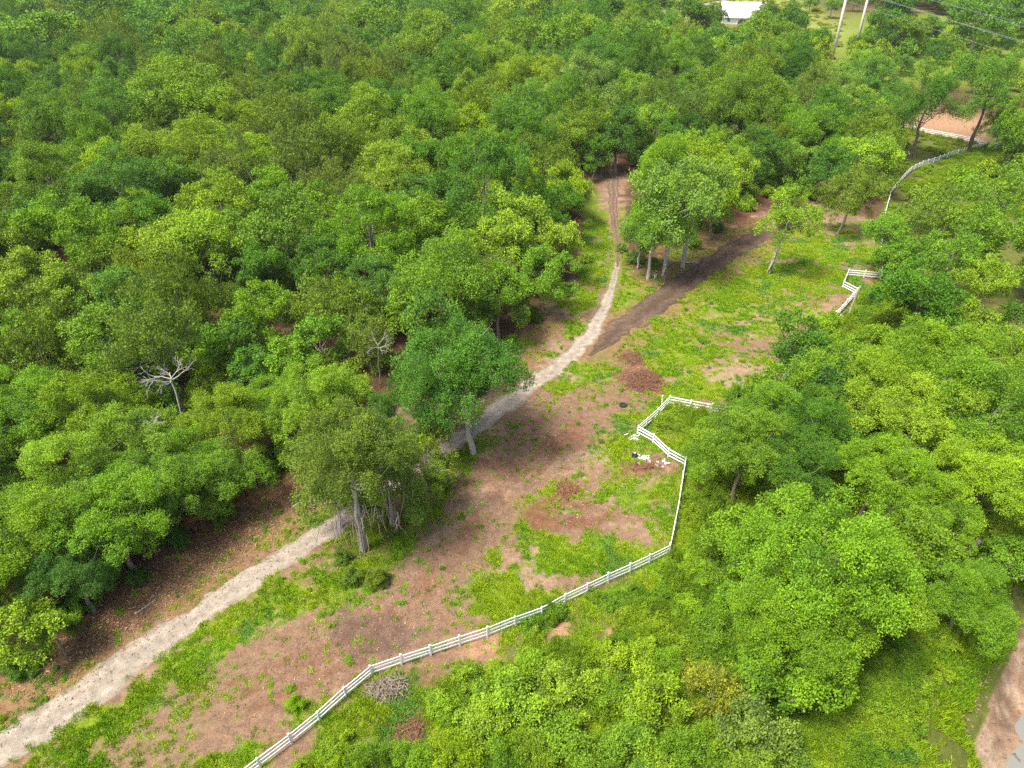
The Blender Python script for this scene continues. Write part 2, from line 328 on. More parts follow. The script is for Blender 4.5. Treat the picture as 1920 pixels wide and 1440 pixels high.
def soilmat(name, attr=None, color=None, speck=0.45, fine=9.0, rough=0.95, bump=0.5):
    m, n, l, o = newmat(name)
    b = n.new('ShaderNodeBsdfPrincipled'); b.inputs['Roughness'].default_value = rough; b.inputs['Specular IOR Level'].default_value = 0.1
    geo = n.new('ShaderNodeNewGeometry')
    n1 = n.new('ShaderNodeTexNoise'); n1.inputs['Scale'].default_value = fine; n1.inputs['Detail'].default_value = 8; n1.inputs['Roughness'].default_value = 0.7
    n2 = n.new('ShaderNodeTexNoise'); n2.inputs['Scale'].default_value = 1.3; n2.inputs['Detail'].default_value = 6; n2.inputs['Roughness'].default_value = 0.65
    l.new(geo.outputs['Position'], n1.inputs['Vector']); l.new(geo.outputs['Position'], n2.inputs['Vector'])
    r1 = n.new('ShaderNodeMapRange'); r1.inputs[1].default_value = 0.3; r1.inputs[2].default_value = 0.7; r1.inputs[3].default_value = 1 - speck; r1.inputs[4].default_value = 1 + speck
    r2 = n.new('ShaderNodeMapRange'); r2.inputs[1].default_value = 0.3; r2.inputs[2].default_value = 0.7; r2.inputs[3].default_value = 0.72; r2.inputs[4].default_value = 1.28
    l.new(n1.outputs['Fac'], r1.inputs[0]); l.new(n2.outputs['Fac'], r2.inputs[0])
    mu = n.new('ShaderNodeMath'); mu.operation = 'MULTIPLY'; l.new(r1.outputs[0], mu.inputs[0]); l.new(r2.outputs[0], mu.inputs[1])
    mx = n.new('ShaderNodeMix'); mx.data_type = 'RGBA'; mx.blend_type = 'MULTIPLY'; mx.inputs[0].default_value = 1
    if attr:
        at = n.new('ShaderNodeAttribute'); at.attribute_name = attr; l.new(at.outputs['Color'], mx.inputs[6])
    else: mx.inputs[6].default_value = (*color, 1)
    l.new(mu.outputs[0], mx.inputs[7]); l.new(mx.outputs[2], b.inputs['Base Color'])
    bp = n.new('ShaderNodeBump'); bp.inputs['Strength'].default_value = bump; bp.inputs['Distance'].default_value = 0.08
    l.new(n1.outputs['Fac'], bp.inputs['Height']); l.new(bp.outputs[0], b.inputs['Normal'])
    l.new(b.outputs[0], o.inputs[0]); return m
M_SOIL = soilmat('soil', 'soil')
ground = link('ground', gm, M_SOIL); ground['kind'] = 'structure'

# ------------------------------------------------------------------ paths: ragged sheets just above the ground
def catmull(P, step):
    P = [np.array(p, float) for p in P]; P = [2 * P[0] - P[1]] + P + [2 * P[-1] - P[-2]]
    o = []
    for i in range(1, len(P) - 2):
        L = np.linalg.norm(P[i + 1] - P[i]); k = max(2, int(L / step))
        for t in np.arange(k) / k:
            o.append(0.5 * ((2 * P[i]) + (-P[i - 1] + P[i + 1]) * t + (2 * P[i - 1] - 5 * P[i] + 4 * P[i + 1] - P[i + 2]) * t * t + (-P[i - 1] + 3 * P[i] - 3 * P[i + 1] + P[i + 2]) * t ** 3))
    o.append(P[-2]); return np.array(o)
PATH_SHEETS = []
def path_sheet(name, pts, lift, mat, ragged=0.8, ncol=8, c_mid=(.258, .219, .170), c_edge=(.190, .147, .102), rut=0.10):
    """pts: photo x, photo y, width in metres"""
    P = catmull([(*G(x, y), w_) for x, y, w_ in pts], 0.3)
    xy = P[:, :2]; wd = P[:, 2]
    d = np.gradient(xy, axis=0); d /= np.linalg.norm(d, axis=1)[:, None]; nrm = np.stack([-d[:, 1], d[:, 0]], 1)
    s = np.arange(len(P)) * 0.3
    V = []
    e1 = wd / 2 + (fbm(s + 5, s * 0 + lift * 999, 1.6, 4) - 0.5) * ragged * 2.2 * np.minimum(1, wd / 3); e2 = wd / 2 + (fbm(s + 77, s * 0 + lift * 777, 1.6, 4) - 0.5) * ragged * 2.2 * np.minimum(1, wd / 3)
    for j in range(ncol + 1):
        t = j / ncol; off = -e1 + (e1 + e2) * t
        q = xy + nrm * off[:, None]
        V.append(np.column_stack([q, terrain(q[:, 0], q[:, 1]) + lift * (1 if 0 < j < ncol else -0.3)]))
    V = np.stack(V, 1); n0 = len(P)
    idx = np.arange(n0 * (ncol + 1)).reshape(n0, ncol + 1)
    F = np.stack([idx[:-1, :-1], idx[:-1, 1:], idx[1:, 1:], idx[1:, :-1]], -1).reshape(-1, 4)[:, ::-1]
    q = V.reshape(-1, 3); tt = np.tile(np.abs(np.linspace(-1, 1, ncol + 1)), n0)
    nzp = fbm(q[:, 0] + 7, q[:, 1], 1.1, 4); nzl = fbm(q[:, 0] - 31, q[:, 1] + 12, 5.0, 3)
    e = sstep(.62, 1.25, tt + (nzp - .5) * 1.3 + (nzl - .5) * .9)[:, None]
    wheel = 1 - rut + 2 * rut * np.exp(-((tt - .5) / .2) ** 2)[:, None]
    pc = (np.array([c_mid]) * (1 - e) + np.array([c_edge]) * e) * wheel * (.82 + .36 * nzl[:, None])
    o = link(name, mesh_np(name, q, F, True, [('soil', 'FLOAT_COLOR', 'POINT', np.concatenate([pc, np.ones((len(q), 1))], 1))]), mat); o['kind'] = 'structure'
    PATH_SHEETS.append((xy, wd)); return o
M_GRAVEL = soilmat('pale_gravel', 'soil', None, 0.40, 14.0, 0.95, 0.7)
M_RUT = soilmat('rut_soil', 'soil', None, 0.35, 7.0)
M_TRACK = soilmat('dark_track_soil', 'soil', None, 0.40, 5.0)
path_sheet('gravel_path', [(-130, 1490, 4.4), (0, 1402, 4.1), (125, 1327, 3.7), (267, 1222, 3.3), (382, 1148, 3.0), (490, 1069, 2.9), (600, 1005, 2.8), (740, 912, 2.5), (865, 822, 2.6),
            (950, 758, 3.0), (1037, 693, 3.2), (1083, 653, 2.9), (1117, 610, 2.3), (1140, 560, 1.5), (1152, 520, 1.1), (1158, 490, 0.9)], 0.035, M_GRAVEL)
path_sheet('wheel_rut', [(1093, 628, .5), (1112, 590, .6), (1128, 540, .7), (1138, 490, .9), (1145, 430, 1.0)], 0.03, M_RUT, 0.3, 4, (.15, .108, .075), (.11, .085, .045))
path_sheet('woodland_track', [(1158, 500, .6), (1157, 450, .9), (1151, 400, 1.6), (1150, 350, 2.2), (1152, 300, 2.4), (1160, 270, 2.4)], 0.045, M_RUT, 0.6, 8, (.135, .092, .062), (.095, .068, .038), .25)
path_sheet('dark_dirt_track', [(1105, 668, .5), (1128, 648, 1.6), (1158, 618, 3.8), (1217, 577, 5.0), (1267, 541, 5.0), (1317, 507, 5.0), (1367, 474, 5.0), (1417, 446, 4.8), (1480, 415, 4.6), (1540, 392, 4.0)], 0.05, M_TRACK, 1.0, 10, (.086, .058, .040), (.118, .076, .046), .16)

# creek water
m, n, l, o = newmat('creek_water')
b = n.new('ShaderNodeBsdfPrincipled'); b.inputs['Base Color'].default_value = (0.17, 0.17, 0.145, 1); b.inputs['Roughness'].default_value = 0.12
nz = n.new('ShaderNodeTexNoise'); nz.inputs['Scale'].default_value = 1.5; bp = n.new('ShaderNodeBump'); bp.inputs['Strength'].default_value = 0.08
l.new(nz.outputs['Fac'], bp.inputs['Height']); l.new(bp.outputs[0], b.inputs['Normal']); l.new(b.outputs[0], o.inputs[0])
wy = np.linspace(-30, 150, 60); wl = 40.0 + (wy - 32) * .80
V = np.concatenate([np.stack([wl - 1, wy, wy * 0 + WATER_Z + .10], 1), np.stack([wl + 20, wy, wy * 0 + WATER_Z + .10], 1)])
F = np.array([(i, i + 60, i + 61, i + 1) for i in range(59)])
wo = link('creek_water', mesh_np('creek_water', V, F), m); wo['kind'] = 'structure'

# ------------------------------------------------------------------ white three-rail fence
PM = MB(); PM.box((0, 0, 0.62), (0.13, 0.13, 1.36)); PM.add([(-.08, -.08, 1.3), (.08, -.08, 1.3), (.08, .08, 1.3), (-.08, .08, 1.3), (0, 0, 1.38), (-.08, -.08, 1.26), (.08, -.08, 1.26), (.08, .08, 1.26), (-.08, .08, 1.26)],
    [(0, 1, 4), (1, 2, 4), (2, 3, 4), (3, 0, 4), (5, 6, 1, 0), (6, 7, 2, 1), (7, 8, 3, 2), (8, 5, 0, 3)])
POST = PM.mesh('post'); POST.materials.append(M_VINYL)
RM = MB(); RM.box((0.5, 0, 0), (1, 0.05, 0.15)); RAIL = RM.mesh('rail'); RAIL.materials.append(M_VINYL)
def fence(label, runs, group, sink=0.0):
    """runs: list of posts in metres; rails span from post to post"""
    x0, y0 = runs[0]; root = empty('rail_fence', (x0, y0, tz(x0, y0))); tag(root, label, 'fence', group)
    bz = tz(x0, y0)
    pr = random.Random(len(label))
    for i, (x, y) in enumerate(runs):
        p = link('post', POST, parent=root, loc=(x - x0, y - y0, tz(x, y) - bz - sink + pr.uniform(-.03, .02)), rz=pr.uniform(-.1, .1) + (0 if i + 1 >= len(runs) else math.atan2(runs[i + 1][1] - y, runs[i + 1][0] - x)))
        p.rotation_euler.x = pr.uniform(-.045, .045); p.rotation_euler.y = pr.uniform(-.045, .045)
        if i + 1 < len(runs):
            x2, y2 = runs[i + 1]; L = math.hypot(x2 - x, y2 - y); a = math.atan2(y2 - y, x2 - x)
            za, zb = tz(x, y), tz(x2, y2)
            for h in (0.30, 0.70, 1.10):
                r_ = link('rail', RAIL, parent=root, loc=(x - x0, y - y0, za - bz + h - sink + pr.uniform(-.025, .025)), scale=(math.hypot(L, zb - za), 1, 1))
                r_.rotation_euler = (0, -math.atan2(zb - za, L) + pr.uniform(-.010, .010), a + pr.uniform(-.006, .006))
    return root
def spaced(pts, sp=2.44):
    P = [np.array(p) for p in pts]; o = [tuple(P[0])]
    for a, b_ in zip(P[:-1], P[1:]):
        k = max(1, round(np.linalg.norm(b_ - a) / sp))
        o += [tuple(a + (b_ - a) * i / k) for i in range(1, k + 1)]
    return o
GF = 'white three-rail fence runs'
near_run = PX([(370, 1532), (430, 1485), (489, 1439), (547, 1395), (600, 1352), (650, 1307), (698, 1267), (753, 1248), (808, 1230), (862, 1212), (914, 1195), (966, 1174), (1016, 1156), (1059, 1132), (1101, 1112), (1140, 1093), (1181, 1075), (1217, 1058), (1254, 1040)])
fence('long white three-rail fence crossing the bottom of the clearing', near_run, GF)
fence('white fence line seen end-on beside the green meadow edge', spaced(PX([(1254.6, 1038), (1270, 960), (1283, 878)]))[:], GF)
fence('white three-rail fence zigzag beside the small white rubbish pile', PX([(1283, 876.5), (1252.6, 860), (1224, 832.5), (1195, 816), (1212, 801), (1232, 783), (1254, 759), (1293.5, 766.5), (1333, 774), (1372, 781)]), GF)
fence('white fence run mostly hidden beneath the thicket on the right', spaced(PX([(1374, 780.5), (1454, 732), (1535, 637), (1564, 600)])), GF)
fence('white fence with short jog beside the grey leaning trunk', spaced(PX([(1564.6, 599.5), (1605, 555), (1579, 541), (1588, 519), (1650, 524)])), GF)
fence('thin white fence line half hidden by small trees upper right', spaced(PX([(1651, 522.5), (1652, 430), (1669, 364)])), GF)
fence('curving white fence below the bare tan lot', spaced(PX([(1669.4, 363.3), (1697, 332), (1707, 323), (1728, 313), (1760, 303), (1783, 294), (1806, 287), (1827, 281), (1848, 274)])), GF)
fence('white fence along the edge of the bare tan lot', spaced(PX([(1849, 273), (1800, 262), (1745, 252), (1690, 241)])), GF)
# ------------------------------------------------------------------ trees: leaf-by-leaf crowns on limbed trunks
def unit(v): return v / np.maximum(np.linalg.norm(v, axis=-1, keepdims=True), 1e-6)
def leaves(P, N, T, k, size, rng, spread, droop=0.0, aspect=0.5, up=0.25):
    """k leaf blades round each twig point P; returns verts, quads, tone per face"""
    n0 = len(P); p = np.repeat(P, k, 0); nn = np.repeat(N, k, 0); t = np.repeat(T, k)
    p = p + rng.normal(0, 1, p.shape) * spread * np.array([1, 1, 0.75])
    ax = unit(nn * 0.55 + rng.normal(0, 0.75, p.shape) + np.array([0, 0, up - droop]))
    nr = unit(np.array([0, 0, 0.75]) + nn * 0.45 + np.repeat(rng.normal(0, 0.42, P.shape), k, 0) + rng.normal(0, 0.26, p.shape))
    sd_ = unit(np.cross(ax, nr)); nr = np.cross(sd_, ax)
    L = size * rng.uniform(0.65, 1.35, len(p))[:, None]; W = L * aspect
    a = p - ax * L * 0.5; c = p + ax * L * 0.5
    m_ = p - ax * L * 0.04 + nr * L * 0.07
    V = np.stack([a, m_ + sd_ * W * 0.5, c, m_ - sd_ * W * 0.5], 1).reshape(-1, 3)
    F = np.arange(len(V)).reshape(-1, 4)
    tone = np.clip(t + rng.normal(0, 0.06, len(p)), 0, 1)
    return V, F, tone
def crown_points(seed, Rr, hz, nl, style, sub_sp):
    """several heads per crown, leafy lobes on the heads, twig points on the upper side of each lobe"""
    rng = np.random.default_rng(seed)
    nh = rng.integers(6, 10); an = rng.uniform(0, 6.28) + np.arange(nh) * 2.4
    ro = Rr * np.concatenate([[rng.uniform(0, .16)], rng.uniform(0.38, 0.74, nh - 1)])
    hr = Rr * np.concatenate([[rng.uniform(.48, .58)], rng.uniform(0.30, 0.50, nh - 1)])
    hc = np.stack([np.cos(an) * ro, np.sin(an) * ro, np.concatenate([[0.36], rng.uniform(-0.50, 0.34, nh - 1)]) * hz], 1)
    if style == 'feather': hc[:, 2] += rng.uniform(-.1, .2, nh) * hz
    wgt = hr ** 2 / (hr ** 2).sum(); cs, ls = [], []
    for h in range(nh):
        k = max(4, int(nl * .8 * wgt[h])); d = unit(rng.normal(0, 1, (k * 4, 3))); d = d[d[:, 2] > -0.55][:k]
        rr = np.where(rng.random(len(d)) < 0.72, rng.uniform(0.74, 1.16, len(d)), rng.uniform(0.35, 0.78, len(d)))
        q = hc[h] + d * (rr * hr[h])[:, None] * np.array([1, 1, hz / Rr])
        ok = np.ones(len(q), bool)
        for g in range(nh):
            if g != h: ok &= np.linalg.norm((q - hc[g]) / np.array([1, 1, hz / Rr]), axis=1) > hr[g] * 0.62
        cs.append(q[ok]); ls.append((Rr * rng.uniform(0.085, 0.20, len(d)) + 0.14)[ok])
    c = np.concatenate(cs); lr = np.concatenate(ls)
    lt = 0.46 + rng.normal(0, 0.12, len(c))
    Ps, Ns, Ts = [], [], []
    for i in range(len(c)):
        k = int(2 * math.pi * lr[i] ** 2 * 1.3 / sub_sp ** 2) + 4
        w_ = unit(rng.normal(0, 1, (k * 4, 3)))
        o_ = unit(c[i:i + 1] / np.array([Rr, Rr, hz]))[0]
        w_ = w_[(w_ @ (o_ * 0.45 + np.array([0, 0, 0.75]))) > -0.22][:k]
        k = len(w_)
        q = c[i] + lr[i] * w_ * np.array([1, 1, 0.95]) * rng.uniform(0.7, 1.12, (k, 1))
        if style == 'tip': q[:, 2] += rng.exponential(0.28, k) * (w_[:, 2] > 0.2)
        if style == 'feather': q[:, 2] -= rng.exponential(0.30, k) * (np.abs(w_[:, 2]) < 0.7)
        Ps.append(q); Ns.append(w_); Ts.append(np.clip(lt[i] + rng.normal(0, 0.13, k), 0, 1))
    return np.concatenate(Ps), np.concatenate(Ns), np.concatenate(Ts), c, lr
def crown_mesh(name, seed, Rr, hz, zc, nl, style, k=8, size=0.30, sub_sp=0.5, mat=None):
    P, N, T, c, lr = crown_points(seed, Rr, hz, nl, style, sub_sp)
    rng = np.random.default_rng(seed + 1)
    if style == 'tip':   V, F, tn = leaves(P, N, T, k, size * 0.95, rng, sub_sp * 0.42, up=0.9, aspect=0.36)
    elif style == 'feather': V, F, tn = leaves(P, N, T, k, size * 0.9, rng, sub_sp * 0.62, droop=0.5, aspect=0.34)
    else:                V, F, tn = leaves(P, N, T, k, size, rng, sub_sp * 0.5)
    V[:, 2] += zc
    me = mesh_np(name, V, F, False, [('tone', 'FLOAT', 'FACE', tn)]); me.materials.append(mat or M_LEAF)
    return me, c + np.array([0, 0, zc])
def limb(mb, a, b_, r0, r1, rng, bend=0.12, n=5, sides=5):
    a = np.array(a, float); b_ = np.array(b_, float); L = np.linalg.norm(b_ - a); pts = []; rad = []
    off = rng.normal(0, bend * L, 3)
    for i in range(n + 1):
        t = i / n; pts.append(a + (b_ - a) * t + off * math.sin(math.pi * t) * 0.6 + rng.normal(0, 0.012 * L, 3) * (0 < i < n)); rad.append(r0 + (r1 - r0) * t)
    mb.tube(pts, rad, sides, False); return pts
def trunk_mesh(name, seed, Rr, zc, hz, targets, r0, mat, nlimb=11, twigs=4):
    rng = np.random.default_rng(seed + 5); mb = MB()
    top = np.array([rng.normal(0, .05 * Rr), rng.normal(0, .05 * Rr), zc + hz * 0.25])
    st = limb(mb, (0, 0, -0.4), top, r0 * 1.15, r0 * 0.35, rng, 0.04, 8, 8)
    tg = targets[rng.permutation(len(targets))[:nlimb]]
    for t in tg:
        f = rng.uniform(0.5, 0.85); p = st[int(f * 8)]
        mid = limb(mb, p, t * 0.96 + np.array([0, 0, zc]) * 0.04, r0 * 0.26, r0 * 0.07, rng, 0.1)
    for t in targets[rng.permutation(len(targets))[:twigs]]:          # bare twig ends poking out of the leaves
        o_ = unit((t - np.array([0, 0, zc]))[None])[0]
        limb(mb, t, t + (o_ * 0.24 + rng.normal(0, .12, 3) + np.array([0, 0, .05])) * Rr, 0.035, 0.010, rng, 0.12, 4, 4)
    me = mb.mesh(name, True); me.materials.append(mat); return me

LIB = {}
def build_lib():
    spec = [  # style, size key, R, hz, zc, lobes, variants, leaves per twig, leaf length, twig spacing
        ('round', 'S', 3.4, 3.3, 4.1, 60, 3, 9, .25, .40), ('round', 'M', 5.5, 5.2, 6.7, 100, 4, 8, .27, .48), ('round', 'L', 8.2, 7.2, 9.8, 155, 3, 8, .27, .55),
        ('tip', 'S', 3.4, 3.3, 4.0, 50, 2, 9, .27, .42), ('tip', 'M', 5.5, 5.2, 6.4, 95, 3, 9, .28, .48),
        ('feather', 'S', 3.4, 3.5, 4.6, 56, 2, 11, .26, .40), ('feather', 'M', 5.5, 5.6, 7.4, 92, 3, 11, .27, .44)]
    spec += [('round', 'N', 5.5, 5.2, 6.7, 95, 3, 15, .150, .35), ('round', 'X', 9.0, 8.0, 10.4, 140, 2, 16, .158, .46)]
    sd_ = 100; tot = 0
    for st, key, Rr, hz, zc, nl, nv_, k, size, sp in spec:
        for v in range(nv_):
            sd_ += 13
            cm, tg = crown_mesh('crown_' + st, sd_, Rr, hz, zc, nl, st, k=k, size=size, sub_sp=sp)
            tm = trunk_mesh('trunk_' + st, sd_, Rr, zc, hz, tg, 0.05 * Rr, M_PALE if st == 'feather' else M_BARK)
            LIB.setdefault((st, key), []).append((cm, tm, Rr, zc)); tot += len(cm.polygons) * 2
    for v in range(3):                                   # coarser crowns for trees more than ~235 m away
        for st in ('round', 'tip'):
            sd_ += 13
            cm, tg = crown_mesh('far_crown_' + st, sd_, 5.5, 5.0, 6.6, 95, st, k=7, size=0.38, sub_sp=0.66)
            tm = trunk_mesh('far_trunk_' + st, sd_, 5.5, 6.6, 5.0, tg, 0.28, M_BARK, 6, 4)
            LIB.setdefault((st, 'F'), []).append((cm, tm, 5.5, 6.6)); tot += len(cm.polygons) * 2
    print('crown tris', tot)
build_lib()
TINT = {'y': (0.196, 0.312, 0.022), 'g': (0.140, 0.262, 0.020), 'd': (0.082, 0.186, 0.020), 'b': (0.102, 0.226, 0.026), 'o': (0.148, 0.225, 0.026), 'p': (0.165, 0.276, 0.042), 'm': (0.138, 0.210, 0.026)}
STYLE = {'y': 'round', 'g': 'round', 'd': 'round', 'b': 'round', 'o': 'tip', 'p': 'round', 'm': 'feather'}
trng = random.Random(11)
TREES = []      # (x, y, r, root, kind)
def jitter(c, a=0.14):
    f = 1 + trng.uniform(-a, a); return (c[0] * f * (1 + trng.uniform(-.08, .08)), c[1] * f, c[2] * (1 + trng.uniform(-.3, .4)), 1)
_b = MB(); _b.tube([(0, 0, -.05), (.25, .1, .12), (.1, .25, .5), (0, 0, 1.0)], [1.5, 1.08, 1.0, .98], 9, False); BOLE = _b.mesh('bole', True); BOLE.materials.append(M_BARK)
def make_tree(x, y, r, hc, kind, name='broadleaf_tree', trunk_mat=None, rz=None, style=None, dim=None, lean=None, tint=None):
    st = style or STYLE[kind]
    d = depth(x, y, hc)
    if d > 235 and st != 'feather': key = 'F'
    else: key = 'S' if r < 4.3 else ('M' if r < 7.0 or (st, 'L') not in LIB else 'L')
    if st == 'round' and d < 78: key = 'X' if r > 7.2 else ('N' if r > 3.6 else key)
    cm, tm, Rr, zc = trng.choice(LIB[(st, key)])
    s = r / Rr
    root = empty(name, (x, y, tz(x, y)), trng.uniform(0, 6.28) if rz is None else rz)
    if lean: root.rotation_euler = (lean[0], lean[1], 0)
    sz = min(max(hc / zc, 0.8 * s), 1.2 * s)
    up_ = hc - zc * sz
    tr = link('trunk', tm, parent=root, loc=(0, 0, up_), scale=(s, s, sz))
    if up_ > 0.35:                                                       # tall bare bole below the limbed part
        bo = link('bole', BOLE, parent=root, scale=(0.05 * r, 0.05 * r, up_ + 0.6)); bo.material_slots[0].link = 'OBJECT'; bo.material_slots[0].material = trunk_mat or tm.materials[0]
    if trunk_mat: tr.material_slots[0].link = 'OBJECT'; tr.material_slots[0].material = trunk_mat
    cr = link('crown', cm, parent=root, loc=(0, 0, hc - zc * sz), scale=(s * trng.uniform(.93, 1.07), s * trng.uniform(.93, 1.07), sz)); cr.color = jitter(tint or TINT[kind])
    if lean: cr.rotation_euler.z = trng.uniform(0, 6.28)
    TREES.append((x, y, r, root, kind)); return root
def survey_tree(px, py, r, hmul=1.28, hmin=3.0, hmax=12.0):
    """crown centre and half-width in the photo -> ground point, crown radius, crown height"""
    hc = 8.0
    for _ in range(6):
        X_, Y_ = G(px, py, hc); rm = r * depth(X_, Y_, hc) / FPX; hc = min(max(hmul * rm, hmin), hmax)
    return X_, Y_, rm, hc

# crowns read off the photograph: x, y, half-width, kind, own label (or None: it shares its stand's label)
HAND = [
 # far left and upper wood
 (360,190,98,'g','large rounded bright green tree standing above its neighbours in upper left wood'), (65,80,80,'g',None),(205,222,62,'b',None),(40,195,58,'d',None),(150,145,46,'y',None),(370,92,46,'d',None),(440,130,38,'d',None),
 (545,85,40,'y',None),(610,75,40,'o',None),(480,42,56,'d',None),(310,45,62,'b',None),(200,30,58,'d',None),(100,25,50,'b',None),(625,128,32,'y','small yellow-green tree, yellowest crown of the upper left wood'),
 (530,232,62,'o',None),(575,295,72,'o',None),(440,330,58,'o',None),(180,272,58,'g',None),(90,340,66,'g',None),(235,355,70,'b',None),(320,345,55,'g',None),(310,420,52,'d',None),(130,430,62,'g',None),(415,400,70,'y',None),
 (530,430,72,'g',None),(45,430,54,'d',None),(20,330,50,'d',None),(250,285,48,'y',None),(470,185,45,'o',None),(500,140,34,'d',None),
 (700,50,45,'g',None),(660,92,42,'d',None),(740,18,45,'b',None),(800,60,40,'g',None),(850,40,40,'d',None),(960,30,42,'y',None),(1010,28,40,'y',None),(1125,24,38,'d','dark rounded tree at the back edge of the wood, before the pale field'),
 (1060,82,48,'g',None),(985,75,44,'g',None),(880,100,45,'b',None),(720,130,42,'o',None),(770,102,36,'y',None),(857,145,58,'d',None),(690,150,44,'o',None),(975,155,45,'y',None),(1095,165,58,'p','pale grey-green feathery tree with bare white branches in mid wood'),
 (1120,110,50,'b',None),(1200,80,48,'g',None),(800,213,54,'g',None),(987,222,62,'b','tall cool green tree with pale forked limbs left of rutted track'),(1010,272,55,'d',None),(885,252,45,'y',None),(690,235,66,'y',None),(690,300,58,'o',None),
 (780,302,50,'d',None),(860,312,54,'d',None),(975,342,45,'y',None),(1062,352,46,'y','bright green tree hugging the left side of the rutted track'),(910,366,45,'y',None),(780,382,48,'d',None),(620,360,50,'o',None),(680,402,50,'o',None),
 (690,435,75,'g',None),(800,432,60,'g',None),(950,440,70,'y',None),(1032,456,52,'y','rounded lime green tree at forest corner left of the rutted track'),(835,475,42,'g',None),(1160,255,46,'d',None),(1115,290,30,'d',None),(1228,235,46,'g',None),(620,210,46,'g',None),(1180,180,40,'g',None),(1250,190,40,'b',None),
 # around the upper right
 (1395,180,72,'g','large dense rounded tree in the wood below the white house'),(1310,118,48,'d',None),(1350,88,42,'b','rounded tree hiding the lower half of the white house'),(1478,48,40,'d','dark tree clump beside the yellow-green field'),(1435,28,24,'d',None),(1300,32,40,'d','dark tree just left of the white house'),
 (1225,14,34,'d','dark tree between pale field and grey road at the top'),(1420,118,34,'y',None),(1580,178,58,'p','pale grey-green tree in front of the two utility poles'),(1640,128,36,'y',None),(1530,110,34,'y',None),(1700,60,34,'g','narrow upright green tree right of the two utility poles'),(1668,16,44,'d',None),(1840,36,54,'b',None),(1895,25,44,'d',None),
 (1547,228,64,'d','dark tree with a reddish patch above the dark dirt track'),(1632,258,60,'o','olive feathery tree beside the start of the far white fence'),(1420,288,52,'d',None),(1480,300,44,'p','soft grey-green tree on wood edge above the dark track'),(1560,318,48,'d',None),(1370,318,48,'y','lime green tree behind the pale-trunked clump'),(1310,288,34,'y',None),(1460,225,45,'g',None),(1330,215,50,'g',None),(1290,170,40,'b',None),
 # middle left wood
 (60,545,70,'y',None),(130,572,58,'y',None),(250,562,58,'b',None),(180,530,48,'o',None),(333,563,72,'o',None),(412,562,46,'o',None),(490,590,58,'g',None),(115,610,46,'o',None),(200,648,68,'g',None),(75,668,58,'o',None),(430,655,52,'d',None),(410,690,36,'g',None),
 (150,780,86,'y',None),(55,765,84,'g',None),(270,775,36,'y',None),(420,792,76,'y','broad lime green tree above the reddish mulch gap'),(415,890,66,'g','low spreading green tree leaning over the reddish mulch'),(245,842,84,'y',None),(140,905,95,'y',None),(300,925,76,'g',None),(580,590,48,'o',None),(600,645,52,'g',None),(545,690,52,'g',None),(500,500,50,'d',None),(600,500,52,'d',None),(700,540,50,'d',None),(610,565,40,'o',None),(20,640,60,'g',None),(-40,720,70,'g',None),
 (840,530,92,'g','large bright green tree with cauliflower crown, third back from the path'),(935,565,58,'g','bright green tree overhanging the mulch beside the gravel path'),(1020,522,54,'g','rounded green tree at forest corner nearest the junction of tracks'),(655,575,48,'o',None),(690,640,48,'o','olive tree hung with grey dead vines above the dark tree'),
 (500,765,58,'g',None),(480,705,46,'d',None),(545,835,42,'y',None),(345,865,66,'g',None),(790,765,72,'d','dark green tree left of the pale-footed path-side tree'),(600,745,74,'y','bright green tree left of the vine-draped tree'),(560,790,60,'y',None),(650,720,42,'y',None),
 (60,1005,100,'g','broad green tree at the left picture edge above the gravel path'),(215,985,92,'g',None),(140,1075,76,'d','dark green tree with pale trunk foot at mulch edge'),(40,1190,60,'y','yellow-green small tree beside the gravel path at left edge'),(100,1185,38,'y','smallest lime tree by the gravel path, pale trunk foot showing'),(-60,1100,90,'g',None),(-80,900,90,'g',None),(-70,560,70,'g',None),(-60,400,60,'b',None),
 # right side
 (1590,372,56,'o','small olive tree with rounded head standing in the meadow corner'),(1745,425,64,'o','olive feathery tree below the far white fence'),(1862,372,60,'g',None),(1862,450,72,'g',None),(1668,450,50,'g','green tree overhanging the white fence jog'),(1885,225,44,'g','bright green tree at right end of the bare tan lot'),(1900,270,40,'d',None),(1780,490,66,'g',None),(1722,560,80,'d','dark green tree with a leaning bare trunk right of the fence jog'),(1840,540,60,'y','yellow-green tree at right edge behind the big cottonwood'),(1905,610,50,'d',None),(1960,480,80,'g',None),(1950,700,90,'y',None),
 (1448,738,44,'g',None),(1512,668,42,'d',None),(1682,492,40,'g',None),(1340,36,24,'d',None),(1424,40,20,'d',None),(1548,618,36,'y','small lime tree covering the end of the fence jog'),(1490,640,58,'g','small spreading tree reaching over the bare earth of the meadow'),(1560,700,58,'g',None),(1450,790,66,'g',None),(1590,740,56,'d',None),(1640,735,80,'y','light green cottonwood crown, left one of three at right-centre'),(1745,705,90,'g','cottonwood crown, upper one of three at right-centre'),(1715,800,86,'y','light green cottonwood crown, lower one of three at right-centre'),(1845,770,105,'g','light green cottonwood crown at the right edge'),(1530,800,74,'d',None),(1390,860,78,'g','bushy green tree hiding the corner of the zigzag fence'),(1480,890,70,'d',None),(1640,900,76,'g',None),(1850,905,86,'y',None),(1740,960,70,'g',None),
 (1560,1060,135,'g','tall cottonwood crown, upper one of three in the lower right foreground'),(1630,1130,90,'y','lighter cottonwood crown, right one of three in lower right foreground'),(1490,1160,100,'g','cottonwood crown, left one of three in the lower right foreground'),(1540,1250,76,'g',None),(1390,1020,56,'g',None),(1480,985,60,'g',None),(1720,1040,62,'g',None),(1815,1105,72,'g','green tree leaning over the muddy creek bank'),(1905,1030,50,'g',None),(1990,950,90,'y',None),(1440,1260,60,'g',None),
]
OWN = {}
